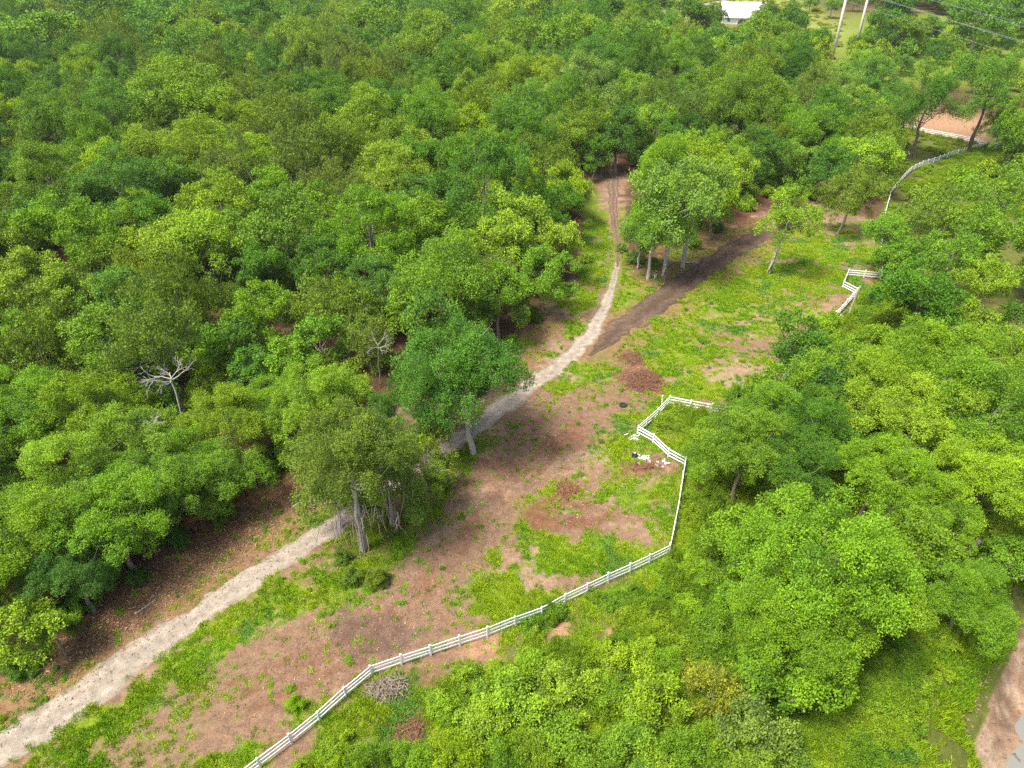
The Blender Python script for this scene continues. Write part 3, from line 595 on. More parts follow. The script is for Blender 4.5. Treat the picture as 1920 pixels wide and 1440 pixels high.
for px, py, r, kd, lab in HAND:
    x, y, rm, hc = survey_tree(px, py, r * (1.14 if px < 1280 else (1.2 if py > 640 else 1.0)), hmax=12.0 if px < 1280 else 14.0)
    nm = 'cottonwood_tree' if lab and 'cottonwood' in lab else 'broadleaf_tree'
    t = make_tree(x, y, rm, hc, kd, nm)
    if lab: OWN[t.name] = lab
# trees whose foot is in view: foot in the photo, crown radius and crown height in metres
def foot_tree(px, py, r, hc, kd, lab, **kw):
    x, y = G(px, py); t = make_tree(x, y, r, hc, kd, **kw); OWN[t.name] = lab; return t
foot_tree(888, 850, 6.5, 9.4, 'd', 'dark green tree with pale trunk foot standing right beside the gravel path', trunk_mat=M_PALE, lean=(0, -.13))
foot_tree(835, 770, 5.6, 9.5, 'd', 'dark green tree behind the pale-footed tree at path edge')
foot_tree(683, 1032, 5.0, 11.0, 'm', 'tall vine-draped tree with pale bare trunk between gravel path and earth strip', style='round', name='vine_draped_tree', trunk_mat=M_PALE)
foot_tree(738, 985, 4.5, 5.4, 'm', 'lower vine-covered tree beside the tall vine-draped trunk', style='round', name='vine_draped_tree', trunk_mat=M_PALE)
foot_tree(800, 925, 3.8, 3.9, 'o', 'olive low tree in the grass between the two path-side trees')
foot_tree(640, 990, 4.2, 5.6, 'm', 'olive drooping tree overhanging the gravel path')
foot_tree(1440, 514, 4.6, 10.0, 'y', 'slender tree with a long pale leaning trunk in the meadow', style='round', trunk_mat=M_PALE, lean=(0, .16))
foot_tree(1244, 524, 6.4, 12.5, 'p', 'pale grey-green tree with white trunk beside the person', trunk_mat=M_PALE)
foot_tree(1215, 522, 5.0, 9.5, 'g', 'green tree with thin white trunk at the left of the pale clump', style='feather', trunk_mat=M_PALE)
foot_tree(1280, 500, 6.0, 11.5, 'p', 'pale tree with twin white trunks at the right of the clump', trunk_mat=M_PALE)
foot_tree(1196, 503, 3.4, 5.5, 'p', 'low pale bushy tree overhanging the rutted track', trunk_mat=M_PALE)
foot_tree(1330, 450, 6.0, 8.5, 'y', 'lime green tree behind the pale clump near the reddish mulch')
foot_tree(1705, 303, 7.5, 13.0, 'd', 'dark airy tree with leaning trunk above white sacks by far fence', style='feather', trunk_mat=M_DARKBARK)
foot_tree(1813, 290, 7.5, 15.0, 'b', 'thin-leaved tree with dark forked trunk before the bare tan lot', style='feather', trunk_mat=M_DARKBARK)
foot_tree(1680, 280, 4.0, 7.5, 'o', 'small olive tree by the left end of the far white fence', style='feather', trunk_mat=M_DARKBARK)
foot_tree(1888, 320, 6.0, 10.5, 'g', 'dark-trunked green tree at the right edge below the tan lot', trunk_mat=M_DARKBARK)

for vt in [q for q in TREES if q[3].name.startswith('vine_draped_tree')]:            # grey vine curtains hanging from the crown
    rng = np.random.default_rng(int(vt[2] * 100)); mb = MB(); hc_ = vt[3].children[0].location.z + 7
    for _ in range(85):
        a = rng.uniform(0, 6.28); q = vt[2] * rng.uniform(.25, .95); p = np.array([math.cos(a) * q, math.sin(a) * q, hc_ * rng.uniform(.75, 1.25)]); L = rng.uniform(.8, 3.6)
        mb.tube([p, p + np.array([rng.normal(0, .15), rng.normal(0, .15), -L * .5]), p + np.array([rng.normal(0, .3), rng.normal(0, .3), -L])], [.035, .03, .012], 4, False)
    for _ in range(22):
        a = rng.uniform(0, 6.28); mb.tube([(math.cos(a) * .36, math.sin(a) * .36, z_ * hc_ / 8 - .3) for z_ in range(0, 7)], [.05, .06, .05, .06, .05, .04, .02], 4, False)
    link('hanging_vines', mb.mesh('hanging_vines', True), M_VINE, vt[3])
# ------------------------------------------------------------------ the rest of the wood
WOOD_OUT = [CLEARING,
    PX([(1420, 400), (1600, 420), (1640, 330), (1650, 235), (1640, 200), (1560, 190), (1560, 120), (1920, 60), (2600, 60), (2600, 1700), (1200, 1700), (1280, 870), (1360, 800), (1500, 740), (1600, 560)]),
    PX([(1460, 112), (1490, 20), (1640, 20), (1640, 185), (1545, 180), (1500, 135)]),
    PX([(1120, -60), (1120, 16), (1230, 30), (1300, 36), (1400, 46), (1480, 80), (1560, 118), (1640, 20), (1560, -20), (1480, -60)])]
def poisson(n_try, xr, yr, rr, ok, rng, cell=9.0, fac=0.54):
    grid = {}
    for (x, y, r, *_) in TREES: grid.setdefault((int(x // cell), int(y // cell)), []).append((x, y, r))
    got = []
    xs = rng.uniform(*xr, n_try); ys = rng.uniform(0, 1, n_try) ** 0.75 * (yr[1] - yr[0]) + yr[0]; rs = rng.uniform(*rr, n_try)
    keep = ok(xs, ys)
    for x, y, r in zip(xs[keep], ys[keep], rs[keep]):
        cx, cy = int(x // cell), int(y // cell); bad = False
        for i in (-2, -1, 0, 1, 2):
            for j in (-2, -1, 0, 1, 2):
                for (a, b_, q) in grid.get((cx + i, cy + j), ()):
                    if (a - x) ** 2 + (b_ - y) ** 2 < (fac * (q + r)) ** 2: bad = True; break
                if bad: break
            if bad: break
        if not bad: got.append((x, y, r)); grid.setdefault((cx, cy), []).append((x, y, r))
    return got
def in_wood(x, y):
    k = (np.abs(x) < 0.80 * y + 38) & (y > 18)
    for P in WOOD_OUT: k &= ~inpoly(P, x, y)
    for xy, wd in PATH_SHEETS: k &= seg_dist([tuple(q) for q in xy[::8]], x, y) > 3.5
    k &= seg_dist(CLEARING + CLEARING[:1], x, y) > 5.0
    k &= ~((y > 330) & (x > 70) & (x < 250) & (y < 620))
    return k
nrng = np.random.default_rng(5)
keep_open = []                                       # the bare dead trees stand in small gaps of the canopy
for dx_, dy_ in ((310, 692), (172, 722)):
    q = G(dx_, dy_, 10.5); keep_open += [(q[0], q[1], 6.5), (q[0] * .95, q[1] - 6, 6.5), (q[0] * .9, q[1] - 12, 4.0)]
TREES.extend(keep_open)
fill = poisson(60000, (-560, 560), (20, 720), (4.0, 8.4), in_wood, nrng, fac=0.60)
del TREES[-len(keep_open):]
fill.sort(key=lambda q: depth(q[0], q[1], 6) / q[2])
KW = [('g', 34), ('y', 22), ('d', 20), ('b', 12), ('o', 12)]
def pick_kind(x, y):
    s = fbm(np.array([x]), np.array([y]), 30.0, 2)[0] + trng.uniform(-.22, .22)
    ks = ['d', 'b', 'g', 'y', 'g', 'y'] if trng.random() < .8 else ['o'] * 6; return ks[min(5, max(0, int((s - 0.28) / 0.44 * 6)))]
def visible(x, y, z):
    u, v = to_px(x, y, z); return -60 < u < 1980 and -60 < v < 1560
N_SINGLE = 190
singles, rest = [], []
for q in fill:
    (singles if (len(singles) < N_SINGLE and visible(q[0], q[1], 7)) else rest).append(q)
for x, y, r in singles:
    make_tree(x, y, r, r * trng.uniform(0.95, 1.7), pick_kind(x, y))
print('trees', len(TREES), 'far', len(rest))
# far wood: reads as one mass, scattered as one object
src = bpy.data.collections.new('distant_crowns')
for i, st in enumerate(('round', 'round', 'tip', 'round', 'round', 'tip')):
    cm = LIB[(st, 'F')][i % 3][0].copy(); cm.materials.clear(); cm.materials.append(M_LEAF_FAR)
    src.objects.link(bpy.data.objects.new('distant_crown', cm))
def scatter(name, pts, tints, coll, R0=5.5, Z0=6.6):
    q_ = np.array([(x, y) for x, y, r, h in pts]); V = np.column_stack([q_, terrain(q_[:, 0], q_[:, 1])]); me = bpy.data.meshes.new(name)
    me.vertices.add(len(V)); me.vertices.foreach_set('co', V.astype(np.float32).ravel())
    a = me.attributes.new('tint', 'FLOAT_COLOR', 'POINT'); a.data.foreach_set('color', np.array(tints, np.float32).ravel())
    a = me.attributes.new('sc', 'FLOAT_VECTOR', 'POINT'); a.data.foreach_set('vector', np.array([(r / R0, r / R0, h / Z0) for x, y, r, h in pts], np.float32).ravel())
    o = link(name, me)
    ng = bpy.data.node_groups.new(name, 'GeometryNodeTree'); ng.interface.new_socket('Geometry', in_out='INPUT', socket_type='NodeSocketGeometry'); ng.interface.new_socket('Geometry', in_out='OUTPUT', socket_type='NodeSocketGeometry')
    N = ng.nodes; L = ng.links
    gi = N.new('NodeGroupInput'); go = N.new('NodeGroupOutput')
    m2p = N.new('GeometryNodeMeshToPoints'); ip = N.new('GeometryNodeInstanceOnPoints'); ci = N.new('GeometryNodeCollectionInfo')
    ci.inputs[0].default_value = coll; ci.inputs['Separate Children'].default_value = True; ip.inputs['Pick Instance'].default_value = True
    na = N.new('GeometryNodeInputNamedAttribute'); na.data_type = 'FLOAT_VECTOR'; na.inputs[0].default_value = 'sc'
    rv = N.new('FunctionNodeRandomValue'); rv.data_type = 'FLOAT'; rv.inputs[3].default_value = 6.283
    cx = N.new('ShaderNodeCombineXYZ'); L.new(rv.outputs[1], cx.inputs[2])
    L.new(gi.outputs[0], m2p.inputs[0]); L.new(m2p.outputs[0], ip.inputs['Points']); L.new(ci.outputs[0], ip.inputs['Instance'])
    L.new(na.outputs[0], ip.inputs['Scale']); L.new(cx.outputs[0], ip.inputs['Rotation']); L.new(ip.outputs[0], go.inputs[0])
    md = o.modifiers.new('scatter', 'NODES'); md.node_group = ng
    o['kind'] = 'stuff'; return o
fw = scatter('distant_wood', [(x, y, r, r * trng.uniform(1.1, 1.5)) for x, y, r in rest], [jitter(TINT[pick_kind(x, y)]) for x, y, r in rest], src)
fw['label'] = 'far wooded land, mixed green crowns merging into one mass'
# undergrowth filling the wood floor: nobody could count it
low = bpy.data.collections.new('undergrowth_clumps')
for v in range(4):
    cm, tg = crown_mesh('undergrowth_clump', 900 + v, 3.0, 2.2, 1.7, 46, 'round', k=6, size=0.34, sub_sp=0.55, mat=M_LEAF_FAR)
    low.objects.link(bpy.data.objects.new('undergrowth_clump', cm))
EDGE = seg_dist
def in_under(x, y):
    k = in_wood(x, y)
    return k & (seg_dist(CLEARING + CLEARING[:1], x, y) > 4.0 + 3 * fbm(x, y, 7.0, 2)) & (y < 330)
sv = TREES[:]; TREES.clear()
und = poisson(14000, (-300, 260), (20, 330), (1.8, 3.4), in_under, np.random.default_rng(9), 5.0, 0.62); TREES.extend(sv)
print('undergrowth', len(und))
scu = scatter('woodland_undergrowth', [(x, y, r * 5.5 / 3.0, r * trng.uniform(.7, 1.3) * 6.6 / 3.0) for x, y, r in und], [jitter(TINT[trng.choice('ggdbyd')]) for _ in und], low)
scu['label'] = 'dark leafy undergrowth filling the floor of the wood'
#@@SMALL
# ------------------------------------------------------------------ shrubs
SHRUB_N = []; SHRUB_F = []
for v in range(4):
    cm, tg = crown_mesh('shrub_leaves', 1500 + v * 7, 2.3, 2.0, 1.45, 58, 'round' if v != 3 else 'tip', k=10, size=0.185, sub_sp=0.30)
    sm = trunk_mesh('shrub_stems', 1500 + v, 2.3, 1.4, 1.4, tg, 0.07, M_BARK, 9, 5); SHRUB_N.append((cm, sm))
for v in range(3):
    cm, tg = crown_mesh('far_shrub_leaves', 1600 + v * 7, 2.3, 2.0, 1.45, 50, 'round', k=6, size=0.36, sub_sp=0.5)
    sm = trunk_mesh('far_shrub_stems', 1600 + v, 2.3, 1.4, 1.4, tg, 0.07, M_BARK, 5, 0); SHRUB_F.append((cm, sm))
SHRUBS = []
def make_shrub(x, y, r, kind, hf=1.0, tint=None, name='shrub'):
    cm, sm = trng.choice(SHRUB_N if depth(x, y, 1) < 120 else SHRUB_F); s = r / 2.3
    root = empty(name, (x, y, tz(x, y) - 0.05), trng.uniform(0, 6.28), (s, s, s * hf * trng.uniform(.85, 1.15)))
    link('stems', sm, parent=root); c = link('foliage', cm, parent=root); c.color = jitter(tint or TINT[kind])
    SHRUBS.append((x, y, r, root, kind)); return root
SH = [(1060,1292,60,'y'),(960,1316,64,'y'),(1150,1238,44,'y'),(1050,1395,68,'g'),(900,1350,56,'y'),(1220,1318,64,'y'),(1180,1398,58,'g'),(1285,1412,58,'g'),(860,1425,54,'y'),(945,1438,54,'g'),(1110,1452,60,'g'),
      (1250,1235,38,'g'),(1330,1185,48,'g'),(1380,1125,46,'g'),(1330,1085,34,'g'),(1288,1135,32,'y'),(1400,1255,48,'g'),(1210,1220,34,'y'),(690,1425,38,'g'),(622,1425,26,'y'),(745,1405,30,'g'),(560,1440,24,'y'),(835,1305,36,'y'),(880,1275,36,'y'),
      (1000,1245,38,'y'),(1480,1405,46,'g'),(1345,965,38,'g'),(1330,905,34,'y'),(1640,645,40,'y'),(1700,655,40,'g'),(1480,745,36,'g'),(1425,725,26,'d'),(1350,1020,38,'g'),(1300,1060,26,'y'),(1440,1180,46,'g'),(1150,1300,40,'g'),
      (1340,1390,46,'g'),(1440,1320,44,'d'),(930,1255,30,'y'),(790,1420,34,'g'),(1000,1425,50,'y'),(1230,1440,50,'y'),(1410,1450,56,'o'),(1330,830,34,'y'),(1380,740,24,'g'),(1760,610,44,'g'),(1830,640,46,'y'),(1600,690,36,'g'),(1690,480,30,'g'),(1760,385,30,'g'),(1722,372,24,'y'),(1690,410,24,'g'),(1800,345,24,'g'),(1850,322,20,'y'),(1905,335,30,'g'),(1660,610,34,'y'),(1560,660,30,'y')]
for px, py, r, k in SH:
    x, y = G(px, py, 1.2); make_shrub(x, y, r * depth(x, y, 1.2) / FPX, k)
SOWN = {}
x, y = G(1330, 1300, 1.5); t = make_shrub(x, y, 2.3, 'y', 1.2, (0.27, 0.31, 0.03)); SOWN[t.name] = 'pale yellow-leaved shrub among greener shrubs at bottom right'
x, y = G(1410, 1375, 1.5); t = make_shrub(x, y, 2.6, 'p', 1.3, (.185, .27, .035)); SOWN[t.name] = 'pale twiggy shrub among green shrubs at the bottom'
x, y = G(1250, 795, .5); t = make_shrub(x, y, 1.3, 'o', .5); SOWN[t.name] = 'low olive shrub inside the angle of the zigzag fence'
x, y = G(556, 1320, .4); t = make_shrub(x, y, .82, 'y', 1.2, (0.17, 0.30, 0.01)); SOWN[t.name] = 'small round bright green bush alone on bare earth by the near fence'
x, y = G(545, 1292, .1); t = make_shrub(x, y, .4, 'y', .7); SOWN[t.name] = 'tiny leafy tuft just behind the lone round bush'
# low growth along the foot of the wood, both sides of the tracks
EDGE_SH = [(250,1075,22,'d'),(330,1010,26,'d'),(420,960,24,'g'),(500,880,26,'d'),(520,850,24,'g'),(720,760,24,'d'),(960,640,18,'g'),(1000,590,18,'d'),(1060,540,18,'g'),(1100,480,14,'y'),(1190,480,16,'d'),(1225,488,12,'g'),(1300,455,16,'g'),(1345,425,16,'d'),(1400,385,16,'g'),(1470,370,16,'d'),(1520,365,14,'g'),(30,1240,36,'d'),(140,1150,34,'d'),(80,1150,36,'g'),(190,1090,34,'g'),(640,1040,20,'o'),(660,1075,26,'o'),(705,1080,24,'o'),(820,900,24,'o'),(770,960,22,'g'),(1165,460,12,'p')]
for px, py, r, k in EDGE_SH:
    x, y = G(px, py, 1.0); make_shrub(x, y, r * depth(x, y, 1) / FPX, k)
# brush under the power line
BR = PX([(1585, 120), (1660, 185), (1700, 195), (1800, 160), (1895, 190), (1990, 200), (1990, 70), (1760, 70), (1640, 62), (1600, 75)])
xs = [q[0] for q in BR]; ys = [q[1] for q in BR]
svt = TREES[:]; TREES.clear()
for x, y, r in poisson(2500, (min(xs), max(xs)), (min(ys), max(ys)), (2.2, 4.4), lambda a, b_: inpoly(BR, a, b_), np.random.default_rng(21), 8.0, 0.78)[:70]:
    make_shrub(x, y, r, trng.choice('yggbgo'), 1.25)
TREES.extend(svt)
sr = random.Random(4)
for px, py, rr in [(1760,100,6),(1690,120,5),(1840,150,6),(1740,60,7),(1780,30,8),(1880,90,6),(1930,60,8),(1560,20,7),(1520,10,7),(1600,8,8),(1700,10,8),(1960,130,6)]:
    x, y = G(px, py, 4); make_tree(x, y, rr * .8, rr * .9, sr.choice('gdbg'))

# ------------------------------------------------------------------ labels of the stands
LOOK = {'y': 'yellow-green tree', 'g': 'mid green tree', 'd': 'dense dark tree', 'b': 'cool green tree', 'o': 'olive tree', 'p': 'pale grey-green tree', 'm': 'drooping olive tree'}
NAMES = {'y': 'broadleaf_tree', 'g': 'broadleaf_tree', 'd': 'dark_leaved_tree', 'b': 'dark_leaved_tree', 'o': 'olive_leaved_tree', 'p': 'pale_leaved_tree', 'm': 'olive_leaved_tree'}
def zone(u, v):
    if u > 1280 and v > 820: return ('between white fence and creek' if u < 1520 else 'on the creek bank') + (', lower' if v > 1150 else '')
    if u > 1280 and v > 380: return 'right of the zigzag white fence' if v > 640 else 'right of the white fence jog'
    if u > 1480 and v > 160: return 'around the tan lot'
    if u > 1480: return 'behind the utility poles' if v < 60 else ('just right of' if u < 1660 else 'right of' if u < 1760 else 'far right of' if u < 1850 else 'at right edge beyond') + (' the utility poles, upper row' if v < 95 else ' the utility poles, middle row' if v < 128 else ' the utility poles, lower row')
    if u > 1150: return 'above the dark dirt track' if v > 200 else 'in front of the white house'
    if v > 1060 and u > 460: return 'below the near white fence' if u < 1000 else 'right of the near fence corner'
    if v > 880: return 'at the forest edge beside the gravel path'
    if v > 620: return 'just below the bare dead tree' if u < 330 else 'between dead tree and gravel path'
    if v > 520: return 'behind and left of the dead tree' if u < 300 else ('just behind the dead tree' if u < 560 else 'above the vine-draped tree')
    if v > 420: return 'far behind the dead tree' if u < 480 else 'midway up the wood above the vine-draped tree'
    if v > 320: return 'in mid wood at the left' if u < 300 else ('in the centre of the wood' if u < 700 else 'near the rutted track')
    if v > 230: return 'in upper mid wood at the left' if u < 300 else ('in upper mid wood' if u < 700 else 'beyond the rutted track')
    if v > 120: return ('in the far upper left wood' if v < 175 else 'in the upper left wood') if u < 420 else ('in the upper middle wood' if u < 800 else 'in the upper wood towards the field')
    return 'at the top left corner' if u < 420 else ('at the top of the wood' if u < 800 else 'at the wood top near the pale field')
ORD = ['leftmost', 'second from left', 'third from left', 'fourth from left', 'fifth from left', 'sixth from left', 'seventh from left', 'eighth from left']
def label_stand(items, own, look, cat, gname, heights, big, small):
    groups = {}
    for it in items:
        x, y, r, root, k = it
        if root.name in own: tag(root, own[root.name], cat, gname); continue
        u, v = to_px(x, y, heights(it)); sz = 'large ' if r > big else ('small ' if r < small else '')
        groups.setdefault((sz + look[k], zone(u, v)), []).append((u, root))
    for (lk, zn), L in groups.items():
        L.sort(key=lambda q: q[0])
        for i, (u, root) in enumerate(L):
            w_ = '' if len(L) == 1 or len(L) > 8 else (', rightmost' if i == len(L) - 1 else ', ' + ORD[i])
            tag(root, f'{lk} {zn}{w_}', cat, f'{lk}s {zn}')
for x, y, r, root, k in TREES:
    if root.name.startswith('broadleaf_tree'):
        old = root.name; root.name = NAMES[k]
        if old in OWN: OWN[root.name] = OWN.pop(old)
label_stand(TREES, OWN, LOOK, 'tree', 'trees', lambda it: it[2] * 1.2, 6.3, 4.2)
SLOOK = {k: v.replace('tree', 'shrub') for k, v in LOOK.items()}
label_stand(SHRUBS, SOWN, SLOOK, 'shrub', 'shrubs', lambda it: 1.0, 2.4, 1.4)

# ------------------------------------------------------------------ dead trees
def dead_tree(px, py, zc_, spread, lab, seed, hgt):
    rng = np.random.default_rng(seed); x, y = G(px, py, hgt * .7); root = tag(empty('dead_tree', (x, y, tz(x, y))), lab, 'tree', 'bare dead trees')
    tk = MB(); br = MB()
    fork = np.array([0.2, 0, hgt * .62]); st = limb(tk, (0, 0, -.3), fork, max(.035 * spread, .05), max(.024 * spread, .04), rng, .04, 6, 7)
    def grow(p, d, L, r0, lv):
        e = p + d * L; limb(br, p, e, r0, r0 * .5, rng, .07, 4, 4)
        if lv == 0: return
        for _ in range(3):
            nd = unit((d + rng.normal(0, .55, 3) + np.array([0, 0, .08]))[None])[0]; q = p + d * L * rng.uniform(.55, 1.0)
            grow(q, nd, L * rng.uniform(.5, .75), r0 * .55, lv - 1)
    for i in range(6):
        a = i * 1.05 + rng.uniform(-.3, .3); d = unit(np.array([[math.cos(a), math.sin(a), rng.uniform(.25, .8)]]))[0]
        grow(fork + np.array([0, 0, rng.uniform(-.6, .2)]), d, spread * rng.uniform(.42, .6), .013 * spread + .022, 3)
    link('trunk', tk.mesh('trunk', True), M_DEAD, root); link('branches', br.mesh('branches', True), M_DEAD, root)
M_DEAD = plain('dead_wood', (0.36, 0.33, 0.29), 0.9, 0.25, 3.0)
dead_tree(310, 692, 8, 3.1, 'bare pale dead tree with spreading branches in the left wood', 3, 15.0)
dead_tree(172, 722, 8, 1.3, 'small grey dead treetop left of the bare dead tree', 5, 14.5)
dead_tree(280, 775, 8, 1.2, 'small bare dead top just below the large dead tree', 8, 14.0)
dead_tree(705, 640, 8, 2.0, 'grey dead twiggy tree behind the vine-draped tree', 15, 9.0)

# ------------------------------------------------------------------ trunks and logs
def log(name, p, q, r0, r1, mat, lab, group='fallen logs and leaning trunks', cat='log'):
    rng = np.random.default_rng(len(lab)); mb = MB(); p = np.array(p); q = np.array(q)
    n_ = 7; pts = [p + (q - p) * i / n_ + rng.normal(0, .02, 3) * np.linalg.norm(q - p) * .3 for i in range(n_ + 1)]
    mb.tube([v - p for v in pts], [(r0 + (r1 - r0) * i / n_) * rng.uniform(.9, 1.1) for i in range(n_ + 1)], 8)
    m_ = pts[4] - p; mb.tube([m_, m_ + (q - p) * .12 + rng.normal(0, .12, 3) * np.linalg.norm(q - p) + np.array([0, 0, .2])], [r1 * .7, r1 * .3], 5)
    return tag(link(name, mb.mesh(name, True), mat, loc=tuple(p)), lab, cat, group)
def at(px, py, z): return (*G(px, py, z), z)
log('leaning_trunk', at(1722, 590, 0.3), at(1676, 540, 6.0), .26, .17, M_DARKBARK, 'dark bare trunk leaning through the dark tree beside the fence jog')
log('leaning_trunk', at(1588, 599, -.1), at(1613, 535, 4.5), .2, .14, M_BARK, 'grey bare trunk leaning against the white fence jog')
log('leaning_trunk', at(1755, 1078, -.5), at(1838, 1012, 4.5), .36, .22, M_DARKBARK, 'thick dark trunk leaning out over the creek bank')
log('fallen_log', at(665, 1425, .12), at(697, 1408, .16), .16, .12, M_GREYSTICK, 'short brown log lying under shrubs below the near fence')
log('fallen_log', at(1716, 1360, -1.8), at(1724, 1390, -1.9), .16, .1, M_GREYSTICK, 'tan log lying on the green creek slope')
log('fallen_log', at(1899, 1414, WATER_Z), at(1912, 1430, WATER_Z), .2, .13, M_DARKBARK, 'dark log stub in the creek water')
log('fallen_log', at(1283, 492.5, .1), at(1302, 491, .12), .11, .1, M_PALE, 'pale straight log lying beside the pale-trunked clump')
log('fallen_log', at(252, 1152, .05), at(295, 1122, .06), .05, .03, M_PALE, 'thin pale stick lying on the mulch beside the gravel path')
log('fallen_log', at(1549, 558, .05), at(1552, 546, .06), .05, .04, M_RUBBISH, 'thin white stick lying in the grass near the fence jog')

# ------------------------------------------------------------------ brush piles
M_HEAP = plain('leaf_mould', (.075, .045, .028), .95, .4, 3.0, .5)
def brush_pile(name, px, py, rx, ry, h, mat, n_, lab, seed, thick=.03, Lr=(.6, 1.6)):
    rng = np.random.default_rng(seed); x, y = G(px, py); z0 = tz(x, y); root = tag(empty(name, (x, y, z0)), lab, 'brush pile', 'piles of cut brush')
    h *= .65; core = MB(); N_ = 18; rings = 5; vs = []; fs = []
    for i in range(rings):
        t = i / (rings - 1)
        for k in range(N_):
            a = 2 * math.pi * k / N_; j = rng.uniform(.8, 1.15); vs.append((math.cos(a) * rx * (1 - t * .85) * j, math.sin(a) * ry * (1 - t * .85) * j, h * .6 * math.sin(t * 1.5) * rng.uniform(.8, 1.1) - .05 * (i == 0)))
    fs = [(i * N_ + k, i * N_ + (k + 1) % N_, (i + 1) * N_ + (k + 1) % N_, (i + 1) * N_ + k) for i in range(rings - 1) for k in range(N_)] + [tuple(range((rings - 1) * N_, rings * N_))]
    core.add(vs, fs); link('heap', core.mesh('heap'), M_HEAP, root)
    st = MB()
    for _ in range(n_):
        a = rng.uniform(0, 6.28); q = math.sqrt(rng.uniform(0, 1.15)); p = np.array([math.cos(a) * rx * q, math.sin(a) * ry * q, max(0.03, h * (1 - min(q, 1) ** 2) * rng.uniform(.75, 1.15))])
        d = unit(np.array([[rng.normal(), rng.normal(), rng.normal() * .28]]))[0] * rng.uniform(*Lr) * .5
        b_ = p + d; b_[2] = max(b_[2], .02); c_ = p - d; c_[2] = max(c_[2], .02); m_ = p + rng.normal(0, .08, 3)
        r_ = rng.uniform(.4, 1.3) * thick; st.tube([c_, m_, b_], [r_, r_ * .8, r_ * .4], 4, False)
    o = link('sticks', st.mesh('sticks'), mat, root); o['kind'] = 'stuff'; return root
brush_pile('brush_pile', 1206, 716, 2.6, 2.5, 1.0, M_BRUSH, 420, 'large reddish brown brush pile in the clearing', 1, .03, (.5, 1.5))
brush_pile('brush_pile', 1186, 672, 1.6, 1.8, .5, M_BRUSH, 150, 'low reddish brush heap at the end of the dark track', 2)
brush_pile('brush_pile', 1062, 922, 1.1, 1.4, .45, M_BRUSH, 170, 'small dark red brush heap on the bare middle ground', 3, .035)
brush_pile('branch_pile', 728, 1292, 1.7, 1.1, .6, M_GREYSTICK, 170, 'grey heap of cut branches just below the near fence', 4, .035, (.7, 1.8))
brush_pile('branch_pile', 770, 1372, 1.3, 1.5, .5, M_BRUSH, 130, 'brown dead twig heap between shrubs at the bottom', 5, .03, (.6, 1.6))
brush_pile('branch_pile', 1210, 878, 1.5, .5, .3, M_BRUSH, 70, 'low line of brown sticks in front of the white rubbish pile', 6, .03, (.6, 1.6))
brush_pile('branch_pile', 1330, 845, 1.2, 1.2, .35, M_GREYSTICK, 60, 'grey twigs tangled inside the zigzag fence corner', 7, .025, (.7, 1.8))

# ------------------------------------------------------------------ white scrap piles
def crumpled(rng, s):
    mb = MB(); n_ = 5; vs = [(i / n_ * s[0] - s[0] / 2 + rng.normal(0, .03), j / n_ * s[1] - s[1] / 2 + rng.normal(0, .03), abs(rng.normal(s[2] * .5, s[2] * .4)) + .01) for i in range(n_ + 1) for j in range(n_ + 1)]
    base = len(vs); vs += [(v[0] * 1.02, v[1] * 1.02, -.03) for v in vs]
    fs = [(i * 6 + j, (i + 1) * 6 + j, (i + 1) * 6 + j + 1, i * 6 + j + 1) for i in range(5) for j in range(5)]
    rim = [i * 6 for i in range(6)] + [30 + j for j in range(1, 6)] + [i * 6 + 5 for i in range(4, -1, -1)] + [j for j in range(4, 0, -1)]
    fs += [(rim[k], rim[(k + 1) % len(rim)], rim[(k + 1) % len(rim)] + base, rim[k] + base) for k in range(len(rim))]
    mb.add(vs, fs); return mb
def scrap_pile(px, py, parts, lab, seed, black=False):
    parts = parts * 2
    rng = np.random.default_rng(seed); x, y = G(px, py); root = tag(empty('scrap_pile', (x, y, tz(x, y))), lab, 'rubbish', 'heaps of white scrap')
    for i in range(parts):
        o = link('sheet', crumpled(rng, (rng.uniform(.15, .5), rng.uniform(.12, .35), .14)).mesh('sheet'), M_RUBBISH, root, loc=(rng.normal(0, .6), rng.normal(0, .35), rng.uniform(-.04, .04)), rz=rng.uniform(0, 6))
        b_ = MB(); b_.box((0, 0, .06), (rng.uniform(.25, .9), .09, .04)); link('broken_rail', b_.mesh('broken_rail'), M_VINYL, root, loc=(rng.normal(.1, .6), rng.normal(0, .3), rng.uniform(0.02, .2)), rz=rng.uniform(0, 6))
    if black:
        o = link('black_bag', crumpled(rng, (.6, .45, .45)).mesh('black_bag'), M_RUBBER, root, loc=(-.85, .25, 0))
    return root
scrap_pile(1205, 862, 6, 'heap of white scrap with a black bag in front of zigzag fence', 1, True)
scrap_pile(1185, 824, 3, 'small white broken pieces at the zigzag fence corner', 2)
scrap_pile(1562, 596, 4, 'white broken pieces at the end of the fence jog', 3)
scrap_pile(1254, 871, 2, 'scattered white scraps below the zigzag fence', 5)
scrap_pile(1706, 305, 4, 'white sacks at the foot of the leaning tree by far fence', 4)
pb = MB(); pb.box((0, 0, .8), (.12, .12, 1.7)); pb.box((0, 0, 1.66), (.15, .15, .05)); x, y = G(1241, 763)
po = tag(link('fence_post', pb.mesh('fence_post'), M_VINYL, loc=(x, y, tz(x, y))), 'lone tall white post tilted behind the zigzag fence', 'post'); po.rotation_euler = (.03, -.1, .4)

